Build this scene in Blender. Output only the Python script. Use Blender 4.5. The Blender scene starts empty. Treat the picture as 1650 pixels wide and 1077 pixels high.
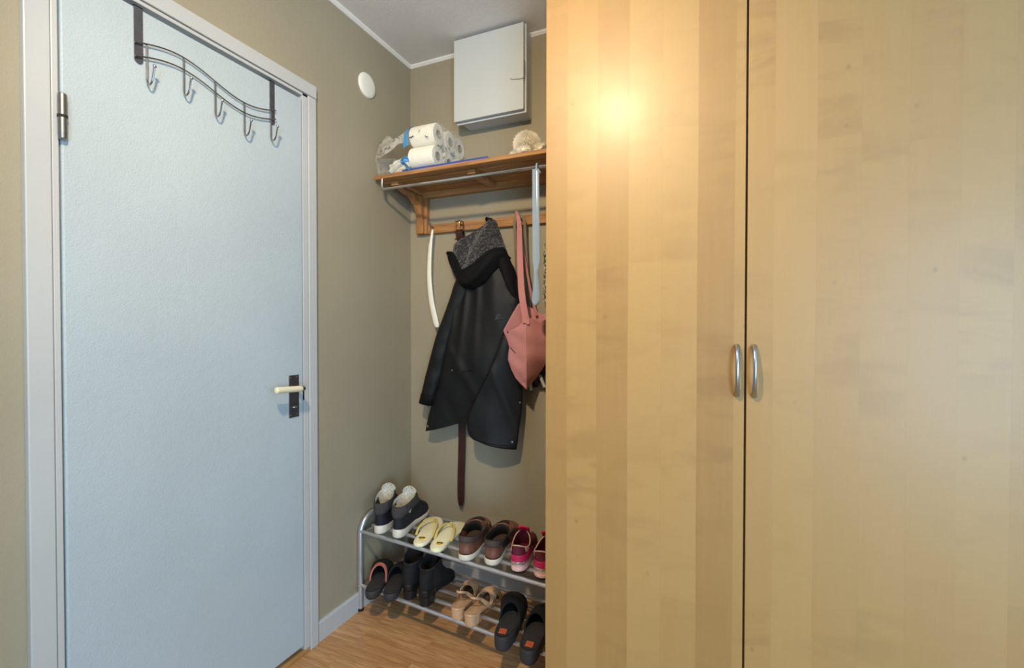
import bpy, bmesh, math, random
from mathutils import Vector, Matrix, noise
random.seed(7)
PI = math.pi
SC = bpy.context.scene
COL = SC.collection

# ------------------------------------------------------------------ helpers
def lin(r, g, b):
    def f(c):
        c /= 255.0
        return c / 12.92 if c <= 0.04045 else ((c + 0.055) / 1.055) ** 2.4
    return (f(r), f(g), f(b), 1.0)

def V(*a): return Vector(a)
def lerp(a, b, t): return a + (b - a) * t

def cat(pts, t):
    """Catmull-Rom through pts (numbers or Vectors), t in 0..1"""
    n = len(pts) - 1
    f = max(0.0, min(1.0, t)) * n
    i = min(int(f), n - 1); f -= i
    p1, p2 = pts[i], pts[i + 1]
    p0 = pts[i - 1] if i > 0 else p1 * 2 - p2
    p3 = pts[i + 2] if i + 2 <= n else p2 * 2 - p1
    return 0.5 * ((p1 * 2) + (p2 - p0) * f + (p0 * 2 - p1 * 5 + p2 * 4 - p3) * f * f + (p1 * 3 - p0 - p2 * 3 + p3) * f ** 3)

def tab(table, x):
    """piecewise interpolation of [(x,y),...] with smoothstep-free linear segments"""
    if x <= table[0][0]: return table[0][1]
    for (a, ya), (b, yb) in zip(table, table[1:]):
        if x <= b: return ya + (yb - ya) * (x - a) / (b - a)
    return table[-1][1]

class MB:
    def __init__(self): self.bm = bmesh.new()
    def box(self, x0, x1, y0, y1, z0, z1):
        v = [self.bm.verts.new(p) for p in ((x0,y0,z0),(x1,y0,z0),(x1,y1,z0),(x0,y1,z0),(x0,y0,z1),(x1,y0,z1),(x1,y1,z1),(x0,y1,z1))]
        for f in ((3,2,1,0),(4,5,6,7),(0,1,5,4),(1,2,6,5),(2,3,7,6),(3,0,4,7)):
            self.bm.faces.new([v[i] for i in f])
        return self
    def rings(self, rings, cap0=True, cap1=True, closed=True):
        R = [[self.bm.verts.new(p) for p in r] for r in rings]
        n = len(R[0])
        for a, b in zip(R, R[1:]):
            for i in range(n if closed else n - 1):
                j = (i + 1) % n
                self.bm.faces.new((a[i], a[j], b[j], b[i]))
        if cap0 and closed: self.bm.faces.new(R[0][::-1])
        if cap1 and closed: self.bm.faces.new(R[-1])
        return self
    def tube(self, pts, r, seg=10, caps=True, sub=0, flat=None):
        """r number or list; flat=(ax,scale) unused"""
        pts = [Vector(p) for p in pts]
        if sub:
            N = (len(pts) - 1) * sub
            rr = r if isinstance(r, (list, tuple)) else [r] * len(pts)
            r = [cat(list(rr), i / N) for i in range(N + 1)]
            pts = [cat(pts, i / N) for i in range(N + 1)]
        if not isinstance(r, (list, tuple)): r = [r] * len(pts)
        t0 = (pts[1] - pts[0]).normalized()
        up = V(0, 0, 1) if abs(t0.z) < 0.9 else V(1, 0, 0)
        nrm = (up - t0 * up.dot(t0)).normalized()
        rings = []
        for i, p in enumerate(pts):
            a = pts[max(0, i - 1)]; b = pts[min(len(pts) - 1, i + 1)]
            t = (b - a).normalized()
            nrm = (nrm - t * nrm.dot(t)).normalized()
            bn = t.cross(nrm)
            rings.append([p + (nrm * math.cos(2*PI*k/seg) + bn * math.sin(2*PI*k/seg)) * r[i] for k in range(seg)])
        return self.rings(rings, caps, caps)
    def ribbon(self, pts, widths, th, side, sub=6):
        """flat strap of width along vector side, thickness th"""
        pts = [Vector(p) for p in pts]
        N = (len(pts) - 1) * sub
        w = widths if isinstance(widths, (list, tuple)) else [widths] * len(pts)
        sd = Vector(side).normalized()
        rings = []
        P = [cat(pts, i / N) for i in range(N + 1)]
        for i in range(N + 1):
            t = (P[min(N, i + 1)] - P[max(0, i - 1)]).normalized()
            s = (sd - t * sd.dot(t)).normalized()
            n = t.cross(s)
            h = cat(list(w), i / N) / 2
            e = th / 2
            rings.append([P[i] - s*h - n*e, P[i] + s*h - n*e, P[i] + s*h + n*e, P[i] - s*h + n*e])
        return self.rings(rings)
    def lathe(self, prof, seg=24, c=(0,0,0), axis='z'):
        rings = []
        for r, h in prof:
            ring = []
            for k in range(seg):
                a = 2*PI*k/seg
                p = (r*math.cos(a), r*math.sin(a), h)
                if axis == 'x': p = (h, p[0], p[1])
                if axis == 'y': p = (p[0], h, p[1])
                ring.append(V(*p) + Vector(c))
            rings.append(ring)
        return self.rings(rings)
    def prism(self, poly, fn, d0, d1):
        """poly of 2d points extruded; fn(a,b,d)->xyz"""
        return self.rings([[V(*fn(a, b, d0)) for a, b in poly], [V(*fn(a, b, d1)) for a, b in poly]])
    def grid(self, f, nu, nv):
        g = [[self.bm.verts.new(f(i / nu, j / nv)) for i in range(nu + 1)] for j in range(nv + 1)]
        for j in range(nv):
            for i in range(nu):
                self.bm.faces.new((g[j][i], g[j][i+1], g[j+1][i+1], g[j+1][i]))
        return self
    def sphere(self, c, r, sx=1, sy=1, sz=1, seg=14, ring=10):
        rr = []
        for j in range(1, ring):
            a = -PI/2 + PI*j/ring
            rr.append([V(c[0] + r*sx*math.cos(a)*math.cos(2*PI*k/seg), c[1] + r*sy*math.cos(a)*math.sin(2*PI*k/seg), c[2] + r*sz*math.sin(a)) for k in range(seg)])
        return self.rings(rr)
    def build(self, name, mat, parent=None, bevel=0, solid=0, smooth=True, ang=40, sub=0, off=0.0, segs=2):
        bm = self.bm
        bmesh.ops.recalc_face_normals(bm, faces=bm.faces)
        me = bpy.data.meshes.new(name)
        bm.to_mesh(me); bm.free()
        if smooth:
            for p in me.polygons: p.use_smooth = True
            me.set_sharp_from_angle(angle=math.radians(ang))
        me.materials.append(mat)
        o = bpy.data.objects.new(name, me)
        COL.objects.link(o)
        if parent: o.parent = parent
        if solid:
            m = o.modifiers.new('solid', 'SOLIDIFY'); m.thickness = solid; m.offset = off
        if bevel:
            m = o.modifiers.new('bevel', 'BEVEL'); m.width = bevel; m.segments = segs; m.limit_method = 'ANGLE'; m.angle_limit = math.radians(50)
        if sub:
            m = o.modifiers.new('sub', 'SUBSURF'); m.levels = sub; m.render_levels = sub
        return o

def tag(o, label, category, group=None):
    o['label'] = label; o['category'] = category
    if group: o['group'] = group
    return o
def thing(name, label, category, loc=(0,0,0), rz=0, group=None):
    o = bpy.data.objects.new(name, None); COL.objects.link(o)
    o.location = loc; o.rotation_euler = (0, 0, rz); o.empty_display_size = 0.05
    return tag(o, label, category, group)
def struct(o):
    o['kind'] = 'structure'; return o

# ------------------------------------------------------------------ materials
def newmat(name):
    m = bpy.data.materials.new(name); m.use_nodes = True
    nt = m.node_tree; b = nt.nodes['Principled BSDF']
    return m, nt, b
def N(nt, t, **kw):
    n = nt.nodes.new(t)
    for k, v in kw.items():
        if k.startswith('i_'): n.inputs[k[2:].replace('_', ' ')].default_value = v
        else: setattr(n, k, v)
    return n
def ramp(nt, fac, stops):
    r = N(nt, 'ShaderNodeValToRGB'); e = r.color_ramp.elements
    while len(e) < len(stops): e.new(0.5)
    for el, (p, c) in zip(e, stops): el.position = p; el.color = c
    nt.links.new(fac, r.inputs['Fac']); return r.outputs['Color']
def mapping(nt, scale, rot=(0,0,0), src='Object'):
    tc = N(nt, 'ShaderNodeTexCoord'); mp = N(nt, 'ShaderNodeMapping')
    mp.inputs['Scale'].default_value = scale; mp.inputs['Rotation'].default_value = rot
    nt.links.new(tc.outputs[src], mp.inputs['Vector']); return mp.outputs['Vector']
def noise_n(nt, vec, scale, detail=3, rough=0.5, dist=0.0):
    n = N(nt, 'ShaderNodeTexNoise'); n.inputs['Scale'].default_value = scale; n.inputs['Detail'].default_value = detail
    n.inputs['Roughness'].default_value = rough; n.inputs['Distortion'].default_value = dist
    nt.links.new(vec, n.inputs['Vector']); return n.outputs['Fac']
def bump(nt, b, h, strength, dist=0.01):
    bp = N(nt, 'ShaderNodeBump'); bp.inputs['Strength'].default_value = strength; bp.inputs['Distance'].default_value = dist
    nt.links.new(h, bp.inputs['Height']); nt.links.new(bp.outputs['Normal'], b.inputs['Normal'])
def math_n(nt, op, a, b=None):
    n = N(nt, 'ShaderNodeMath', operation=op)
    for i, x in enumerate((a, b)):
        if x is None: continue
        if isinstance(x, (int, float)): n.inputs[i].default_value = x
        else: nt.links.new(x, n.inputs[i])
    return n.outputs[0]
def mixc(nt, fac, a, b, blend='MIX'):
    n = N(nt, 'ShaderNodeMix', data_type='RGBA', blend_type=blend)
    for k, x in ((0, fac), (6, a), (7, b)):
        if isinstance(x, (int, float, tuple)): n.inputs[k].default_value = x
        else: nt.links.new(x, n.inputs[k])
    return n.outputs[2]

def simple(name, c, rough=0.5, metal=0.0, var=0.12, vs=30, bs=0.0, bscale=200, spec=0.5, sheen=0.0, coat=0.0):
    m, nt, b = newmat(name)
    vec = mapping(nt, (1, 1, 1))
    f = noise_n(nt, vec, vs, 4)
    c2 = tuple(x * (1 - var) for x in c[:3]) + (1,); c3 = tuple(min(1, x * (1 + var)) for x in c[:3]) + (1,)
    nt.links.new(ramp(nt, f, [(0.3, c2), (0.7, c3)]), b.inputs['Base Color'])
    b.inputs['Roughness'].default_value = rough; b.inputs['Metallic'].default_value = metal
    b.inputs['Specular IOR Level'].default_value = spec
    if sheen: b.inputs['Sheen Weight'].default_value = sheen
    if coat: b.inputs['Coat Weight'].default_value = coat
    if bs: bump(nt, b, noise_n(nt, vec, bscale, 3), bs, 0.004)
    return m

def wall_paint(name, c, rough, bs=0.25):
    m, nt, b = newmat(name)
    vec = mapping(nt, (1, 1, 1))
    f = noise_n(nt, vec, 3.0, 4)
    c2 = tuple(x * 0.955 for x in c[:3]) + (1,); c3 = tuple(min(1, x * 1.03) for x in c[:3]) + (1,)
    nt.links.new(ramp(nt, f, [(0.3, c2), (0.7, c3)]), b.inputs['Base Color'])
    b.inputs['Roughness'].default_value = rough
    h = math_n(nt, 'ADD', noise_n(nt, vec, 220, 2), math_n(nt, 'MULTIPLY', noise_n(nt, vec, 40, 2), 0.8))
    bump(nt, b, h, bs, 0.002)
    return m

M = {}
M['wall'] = wall_paint('taupe_wall_paint', lin(159, 150, 129), 0.55)
M['wall_back'] = M['wall']
M['ceiling'] = wall_paint('ceiling_paint', lin(240, 238, 238), 0.8, 0.3)
M['white'] = wall_paint('white_gloss_trim', lin(186, 189, 191), 0.35, 0.12)
M['doorpaint'] = wall_paint('door_paint', lin(176, 189, 197), 0.38, 0.45)
M['cabinet'] = simple('cabinet_white', lin(200, 205, 206), 0.4, var=0.02, vs=4)
M['plaque'] = simple('white_plastic', lin(235, 236, 228), 0.4, var=0.01)
M['steel'] = simple('brushed_steel', lin(150, 150, 150), 0.35, 1.0, var=0.08, vs=60)
M['darksteel'] = simple('dark_metal', lin(122, 122, 132), 0.38, 0.9, var=0.1, vs=40)
M['chrome'] = simple('chrome', lin(200, 202, 205), 0.16, 1.0, var=0.03)
M['wirechrome'] = simple('grey_wire', lin(150, 152, 158), 0.24, 1.0, var=0.05)
M['satin'] = simple('satin_aluminium', lin(176, 182, 192), 0.28, 1.0, var=0.03)
M['rackmetal'] = simple('silver_lacquer', lin(196, 198, 206), 0.32, 0.7, var=0.05)
M['blackplastic'] = simple('black_plastic', lin(22, 22, 24), 0.5)
M['ivory'] = simple('ivory_plastic', lin(226, 220, 190), 0.4, var=0.03, vs=8)
M['fixdark'] = simple('dark_gap', lin(34, 30, 28), 0.8)
M['brass'] = simple('brass', lin(150, 108, 66), 0.28, 1.0, var=0.1)
M['belt'] = simple('belt_leather', lin(58, 30, 28), 0.45, var=0.25, vs=25, bs=0.2, bscale=300)
M['jacket'] = simple('black_waxed_fabric', lin(9, 11, 16), 0.60, var=0.25, vs=7, bs=0.10, bscale=160, spec=0.4)
M['jacketdark'] = simple('black_jersey', lin(6, 7, 11), 0.8, spec=0.25, var=0.2, vs=20, bs=0.2, bscale=300)
M['print'] = simple('grey_print', lin(74, 76, 84), 0.6)
M['pink'] = simple('pink_canvas', lin(192, 130, 131), 0.75, var=0.09, vs=9, bs=0.3, bscale=350)
M['cord'] = simple('grey_webbing', lin(124, 114, 98), 0.8, var=0.1, bs=0.3, bscale=300)
M['blackcloth'] = simple('black_nylon', lin(24, 24, 28), 0.65, var=0.2, vs=14)
M['tab'] = simple('pale_grey_tab', lin(176, 172, 170), 0.6)
M['shoehorn'] = simple('white_plastic_shoehorn', lin(240, 238, 226), 0.35, var=0.03)
M['bluefolder'] = simple('blue_plastic_folder', lin(56, 78, 168), 0.4, var=0.06)
M['paper'] = simple('tissue_paper', lin(240, 238, 228), 0.9, var=0.03, vs=50, bs=0.35, bscale=160)
M['card'] = simple('cardboard_core', lin(150, 138, 122), 0.9)
M['fur'] = simple('cream_fur', lin(248, 242, 228), 0.85, var=0.05)
M['furdark'] = simple('brown_fur', lin(84, 66, 52), 0.85, var=0.2)
M['blueband'] = simple('blue_plastic_film', lin(84, 150, 205), 0.35, var=0.12, vs=30)

# --- fleece
m, nt, b = newmat('grey_fleece'); vec = mapping(nt, (1, 1, 1))
vo = N(nt, 'ShaderNodeTexVoronoi'); vo.inputs['Scale'].default_value = 85; nt.links.new(vec, vo.inputs['Vector'])
f = math_n(nt, 'ADD', vo.outputs['Distance'], math_n(nt, 'MULTIPLY', noise_n(nt, vec, 60, 4), 0.6))
nt.links.new(ramp(nt, f, [(0.25, lin(100, 90, 86)), (0.75, lin(36, 33, 36))]), b.inputs['Base Color'])
b.inputs['Roughness'].default_value = 0.95; b.inputs['Sheen Weight'].default_value = 0.3
bump(nt, b, f, 1.0, 0.006); M['fleece'] = m
m, nt, b = newmat('white_fleece'); vec = mapping(nt, (1, 1, 1))
f = noise_n(nt, vec, 150, 4)
nt.links.new(ramp(nt, f, [(0.3, lin(176, 172, 160)), (0.7, lin(222, 218, 206))]), b.inputs['Base Color'])
b.inputs['Roughness'].default_value = 0.95; bump(nt, b, f, 0.9, 0.004); M['whitefleece'] = m

# --- birch veneer: vertical strips of varying tone
def birch(name):
    m, nt, b = newmat(name)
    tc = N(nt, 'ShaderNodeTexCoord'); sp = N(nt, 'ShaderNodeSeparateXYZ'); nt.links.new(tc.outputs['Object'], sp.inputs[0])
    x, z = sp.outputs['X'], sp.outputs['Z']
    wob = math_n(nt, 'MULTIPLY', noise_n(nt, mapping(nt, (3, 3, 0.6)), 1.0, 2), 0.012)
    xs = math_n(nt, 'DIVIDE', math_n(nt, 'ADD', math_n(nt, 'ADD', x, 0.4425), wob), 0.0845)
    strip = math_n(nt, 'FLOOR', xs)
    wn = N(nt, 'ShaderNodeTexWhiteNoise', noise_dimensions='1D'); nt.links.new(strip, wn.inputs['W'])
    seg = math_n(nt, 'FLOOR', math_n(nt, 'ADD', math_n(nt, 'DIVIDE', z, 2.6), math_n(nt, 'MULTIPLY', wn.outputs['Value'], 7.31)))
    wn2 = N(nt, 'ShaderNodeTexWhiteNoise', noise_dimensions='2D')
    cb = N(nt, 'ShaderNodeCombineXYZ'); nt.links.new(strip, cb.inputs[0]); nt.links.new(seg, cb.inputs[1]); nt.links.new(cb.outputs[0], wn2.inputs['Vector'])
    tone = math_n(nt, 'ADD', math_n(nt, 'MULTIPLY', wn2.outputs['Value'], 0.25), math_n(nt, 'MULTIPLY', wn.outputs['Value'], 0.75))
    fine = noise_n(nt, mapping(nt, (1, 1, 0.035)), 420, 3, 0.6)
    mid = noise_n(nt, mapping(nt, (1, 1, 0.06)), 60, 3, 0.6)
    # flame figure, shifted strip by strip
    off = N(nt, 'ShaderNodeCombineXYZ'); nt.links.new(math_n(nt, 'MULTIPLY', tone, 9.0), off.inputs[2])
    va = N(nt, 'ShaderNodeVectorMath', operation='ADD'); nt.links.new(tc.outputs['Object'], va.inputs[0]); nt.links.new(off.outputs[0], va.inputs[1])
    mp = N(nt, 'ShaderNodeMapping'); mp.inputs['Scale'].default_value = (5.5, 1, 17); mp.inputs['Rotation'].default_value = (0, 0.3, 0)
    nt.links.new(va.outputs[0], mp.inputs['Vector'])
    fig = noise_n(nt, mp.outputs['Vector'], 1.0, 3, 0.55, 0.6)
    figmask = ramp(nt, noise_n(nt, va.outputs[0], 2.2, 2), [(0.47, (0,0,0,1)), (0.66, (1,1,1,1))])
    base = ramp(nt, tone, [(0.0, lin(158, 121, 70)), (0.5, lin(170, 133, 79)), (1.0, lin(181, 145, 90))])
    c = mixc(nt, math_n(nt, 'MULTIPLY', math_n(nt, 'SUBTRACT', fine, 0.35), 0.22), base, lin(176, 140, 96))
    c = mixc(nt, math_n(nt, 'MULTIPLY', math_n(nt, 'SUBTRACT', mid, 0.4), 0.35), c, lin(186, 150, 104))
    figd = ramp(nt, fig, [(0.36, (1,1,1,1)), (0.52, (0,0,0,1))])
    figf = N(nt, 'ShaderNodeMix', data_type='RGBA', blend_type='MULTIPLY'); figf.inputs[0].default_value = 1.0
    nt.links.new(figd, figf.inputs[6]); nt.links.new(figmask, figf.inputs[7])
    c = mixc(nt, math_n(nt, 'MULTIPLY', figf.outputs[2], 0.34), c, lin(138, 102, 60))
    # small dark flecks and knots
    vo = N(nt, 'ShaderNodeTexVoronoi', feature='F1'); vo.inputs['Scale'].default_value = 7.0
    nt.links.new(mapping(nt, (1, 1, 0.8)), vo.inputs['Vector'])
    kn = ramp(nt, vo.outputs['Distance'], [(0.012, (1,1,1,1)), (0.045, (0,0,0,1))])
    c = mixc(nt, math_n(nt, 'MULTIPLY', kn, 0.45), c, lin(128, 92, 58))
    # joint lines between strips
    fr = math_n(nt, 'FRACT', xs)
    ln = math_n(nt, 'LESS_THAN', fr, 0.014)
    c = mixc(nt, math_n(nt, 'MULTIPLY', ln, 0.3), c, lin(160, 124, 84))
    nt.links.new(c, b.inputs['Base Color'])
    b.inputs['Specular IOR Level'].default_value = 0.6
    b.inputs['Coat Weight'].default_value = 0.13; b.inputs['Coat Roughness'].default_value = 0.25
    r = math_n(nt, 'ADD', math_n(nt, 'MULTIPLY', mid, 0.08), 0.42); nt.links.new(r, b.inputs['Roughness'])
    h = math_n(nt, 'ADD', math_n(nt, 'MULTIPLY', fine, 0.35), math_n(nt, 'MULTIPLY', fig, 0.9))
    bump(nt, b, h, 0.20, 0.002)
    return m
M['birch'] = birch('birch_veneer')

# --- oak laminate floor (planks along x)
def oakfloor():
    m, nt, b = newmat('oak_strip_floor')
    tc = N(nt, 'ShaderNodeTexCoord')
    br = N(nt, 'ShaderNodeTexBrick'); br.offset = 0.37; br.squash = 1.0
    br.inputs['Scale'].default_value = 1.0; br.inputs['Brick Width'].default_value = 0.42; br.inputs['Row Height'].default_value = 0.066
    br.inputs['Mortar Size'].default_value = 0.0006; br.inputs['Mortar Smooth'].default_value = 0.2
    br.inputs['Color1'].default_value = (0, 0, 0, 1); br.inputs['Color2'].default_value = (1, 1, 1, 1); br.inputs['Mortar'].default_value = (0.2, 0.2, 0.2, 1)
    nt.links.new(tc.outputs['Object'], br.inputs['Vector'])
    tone = br.outputs['Color']
    off = N(nt, 'ShaderNodeVectorMath', operation='MULTIPLY_ADD')
    nt.links.new(tone, off.inputs[0]); off.inputs[1].default_value = (3.1, 1.7, 0); nt.links.new(tc.outputs['Object'], off.inputs[2])
    mp = N(nt, 'ShaderNodeMapping'); mp.inputs['Scale'].default_value = (2.2, 30, 1); nt.links.new(off.outputs[0], mp.inputs['Vector'])
    g = noise_n(nt, mp.outputs['Vector'], 2.0, 5, 0.62, 0.7)
    mp2 = N(nt, 'ShaderNodeMapping'); mp2.inputs['Scale'].default_value = (8, 160, 1); nt.links.new(off.outputs[0], mp2.inputs['Vector'])
    g2 = noise_n(nt, mp2.outputs['Vector'], 2.0, 3, 0.6)
    c = ramp(nt, tone, [(0.0, lin(198, 150, 102)), (0.5, lin(212, 166, 118)), (1.0, lin(224, 182, 134))])
    c = mixc(nt, math_n(nt, 'MULTIPLY', ramp(nt, g, [(0.36, (1,1,1,1)), (0.58, (0,0,0,1))]), 0.6), c, lin(150, 98, 54))
    c = mixc(nt, math_n(nt, 'MULTIPLY', ramp(nt, g2, [(0.4, (1,1,1,1)), (0.6, (0,0,0,1))]), 0.4), c, lin(136, 92, 54))
    c = mixc(nt, math_n(nt, 'MULTIPLY', br.outputs['Fac'], 0.3), c, lin(110, 70, 40))
    nt.links.new(c, b.inputs['Base Color']); b.inputs['Roughness'].default_value = 0.34
    bump(nt, b, g2, 0.06, 0.002)
    return m
M['floor'] = oakfloor()

def pine(name, a, bb, scale=(3, 40, 40)):
    m, nt, b = newmat(name)
    v = mapping(nt, scale)
    g = noise_n(nt, v, 1.3, 4, 0.6, 0.8)
    nt.links.new(ramp(nt, g, [(0.3, a), (0.65, bb)]), b.inputs['Base Color'])
    b.inputs['Roughness'].default_value = 0.42
    return m
M['oakrail'] = pine('oiled_oak', lin(138, 94, 56), lin(182, 134, 84))
M['oakdark'] = pine('oiled_oak_upright', lin(130, 88, 52), lin(174, 126, 80), (40, 40, 3))
M['threshold'] = pine('oak_threshold', lin(150, 108, 62), lin(190, 146, 94), (40, 3, 40))

# --- translucent plastics
m, nt, b = newmat('clear_plastic_shoehorn')
b.inputs['Base Color'].default_value = lin(190, 218, 250); b.inputs['Transmission Weight'].default_value = 0.42
b.inputs['Roughness'].default_value = 0.12; b.inputs['IOR'].default_value = 1.46; M['clear'] = m
def film(name, alpha):
    m, nt, b = newmat(name)
    vec = mapping(nt, (1, 1, 1))
    b.inputs['Base Color'].default_value = lin(232, 232, 226); b.inputs['Roughness'].default_value = 0.22
    n = noise_n(nt, vec, 20, 5, 0.65, 1.0)
    nt.links.new(ramp(nt, n, [(0.35, (alpha*0.4,)*3 + (1,)), (0.7, (alpha*1.8,)*3 + (1,))]), b.inputs['Alpha'])
    bump(nt, b, n, 0.5, 0.01)
    return m
M['film'] = film('clear_film', 0.16)
M['filmloose'] = film('crumpled_clear_film', 0.34)
M['whitefilm'] = simple('white_film', lin(224, 222, 214), 0.35, var=0.08, vs=40, bs=0.5, bscale=60)

# --- shoes
M['navy'] = simple('navy_suede', lin(17, 20, 34), 0.75, var=0.2, vs=18)
M['greycollar'] = simple('grey_felt_collar', lin(62, 60, 62), 0.9, var=0.2, vs=60, bs=0.4, bscale=250)
M['solewhite'] = simple('white_rubber', lin(220, 214, 198), 0.55, var=0.05, vs=20)
M['cream'] = simple('cream_rubber', lin(246, 242, 208), 0.55, var=0.03, vs=30, bs=0.15, bscale=400)
M['creamstrap'] = simple('cream_strap', lin(216, 200, 118), 0.45, var=0.03)
M['yellow'] = simple('yellow_print', lin(222, 184, 40), 0.5)
M['ink'] = simple('dark_print', lin(48, 40, 30), 0.5)
M['brown'] = simple('brown_leather', lin(118, 76, 62), 0.42, var=0.22, vs=22, bs=0.15, bscale=250)
M['brownsuede'] = simple('tan_suede', lin(128, 88, 62), 0.85, var=0.15, vs=40)
M['taupecollar'] = simple('taupe_collar', lin(70, 60, 57), 0.8, var=0.15, vs=40)
M['lining'] = simple('dark_lining', lin(30, 27, 28), 0.9)
M['insole'] = simple('brown_insole', lin(84, 66, 54), 0.85)
M['magenta'] = simple('magenta_band', lin(186, 26, 84), 0.6, var=0.08)
M['burgundy'] = simple('burgundy_mesh', lin(96, 24, 46), 0.7, var=0.15, vs=60, bs=0.3, bscale=300)
M['redtongue'] = simple('red_tongue', lin(206, 22, 66), 0.6)
M['tan'] = simple('tan_edge', lin(206, 172, 146), 0.6)
M['silver'] = simple('silver_foil', lin(206, 206, 208), 0.3, 0.8, var=0.3, vs=80)
M['palepink'] = simple('pale_pink_rubber', lin(226, 186, 180), 0.55, var=0.05)
M['outsole'] = simple('dark_outsole', lin(40, 34, 42), 0.7)
M['blackleather'] = simple('black_leather', lin(14, 15, 19), 0.5, var=0.2, vs=30)
M['blacksuede'] = simple('black_suede', lin(12, 13, 17), 0.85, var=0.2, vs=30)
M['charcoal'] = simple('charcoal_footbed', lin(36, 37, 40), 0.8, var=0.15, vs=40)
M['charcoalsole'] = simple('charcoal_sole', lin(50, 48, 50), 0.75, var=0.12, vs=30)
M['coral'] = simple('coral_lining', lin(188, 106, 92), 0.7)
M['beige'] = simple('beige_leather', lin(206, 168, 132), 0.45, var=0.08, vs=25)
M['beigeinsole'] = simple('brown_footbed', lin(120, 96, 82), 0.7)
M['orange'] = simple('orange_tag', lin(198, 94, 56), 0.6, var=0.08)

M['covewhite'] = simple('white_cove', lin(240, 238, 234), 0.6, var=0.02)
# ------------------------------------------------------------------ room shell
XL, YB, H = -1.40, 1.948, 2.507
XR, YR = 2.55, -2.45
struct(MB().box(XL-0.2, XR+0.1, YR-0.1, YB+0.1, -0.06, 0).build('floor', M['floor'], smooth=False))
struct(MB().box(XL-0.12, XR+0.1, YR-0.1, YB+0.1, H, H+0.06).build('ceiling', M['ceiling'], smooth=False))
w = MB()
DY0, DY1, DZ = 0.545, 1.300, 2.085        # door opening in the wall
w.box(XL-0.12, XL, YR, DY0, 0, H).box(XL-0.12, XL, DY1, YB, 0, H).box(XL-0.12, XL, DY0, DY1, DZ, H)
struct(w.build('wall_left', M['wall'], smooth=False))
struct(MB().box(XL-0.12, XR+0.1, YB, YB+0.1, 0, H).build('wall_back', M['wall_back'], smooth=False))
# balcony window in the right wall, behind the camera's shoulder
WY0, WY1, WZ0, WZ1 = -1.15, 0.45, 0.55, 2.10
w = MB(); w.box(XR, XR+0.1, YR, WY0, 0, H).box(XR, XR+0.1, WY1, YB, 0, H).box(XR, XR+0.1, WY0, WY1, 0, WZ0).box(XR, XR+0.1, WY0, WY1, WZ1, H)
struct(w.build('wall_right', M['wall'], smooth=False))
RX0, RX1, RZ0, RZ1 = 1.35, 2.45, 0.05, 2.05  # opening added in the unseen rear wall for the fill lamp
w = MB(); w.box(XL-0.12, RX0, YR-0.1, YR, 0, H).box(RX1, XR+0.1, YR-0.1, YR, 0, H).box(RX0, RX1, YR-0.1, YR, 0, RZ0).box(RX0, RX1, YR-0.1, YR, RZ1, H)
struct(w.build('wall_rear', M['wall'], smooth=False))
# white strip between wall and ceiling
def cove(fn, a0, a1, name):
    prof = [(0, 0), (0, -0.014), (0.004, -0.014), (0.014, -0.005), (0.014, 0)]
    return struct(MB().prism(prof, fn, a0, a1).build(name, M['covewhite'], smooth=False))
cove(lambda a, b, d: (XL + a, d, H + b), YR, YB, 'trim_1')
cove(lambda a, b, d: (d, YB - a, H + b), XL, XR, 'trim_2')
# skirting
sk = [(0, 0), (0.012, 0), (0.012, 0.070), (0.008, 0.078), (0, 0.078)]
bl = MB().prism(sk, lambda a, b, d: (XL + a, d, b), 1.337, YB).prism(sk, lambda a, b, d: (XL + a, d, b), YR, 0.513)
struct(bl.build('baseboard_left', M['white'], smooth=False))
struct(MB().prism(sk, lambda a, b, d: (d, YB - a, b), XL + 0.012, XR).build('baseboard_back', M['white'], smooth=False))

# door casing (flat boards), frame and threshold
FX = XL + 0.018
c = MB()
c.box(XL, FX, 0.5155, 0.561, 0.0, 2.067).box(XL, FX, 1.293, 1.3305, 0.0, 2.067)
struct(c.build('trim_3', M['white'], bevel=0.0025, smooth=False))
struct(MB().box(XL, FX + 0.001, 0.5155, 1.3315, 2.0685, 2.115).build('trim_4', M['white'], bevel=0.0025, smooth=False))
f = MB(); JX = FX - 0.003
f.box(XL-0.11, JX, 0.5625, 0.5755, 0, 2.066).box(XL-0.11, JX, 1.267, 1.2915, 0, 2.066).box(XL-0.11, JX, 0.5625, 1.2915, 2.0555, 2.066)
f.box(XL-0.11, JX-0.055, 0.5755, 0.592, 0, 2.0555).box(XL-0.11, JX-0.055, 1.252, 1.267, 0, 2.0555).box(XL-0.11, JX-0.055, 0.592, 1.252, 2.035, 2.0555)
struct(f.build('trim_5', M['white'], bevel=0.002, smooth=False))
struct(MB().box(XL-0.12, XL+0.016, 0.5755, 1.292, 0.0, 0.018).build('trim_6', M['threshold'], bevel=0.003, smooth=False))

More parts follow.
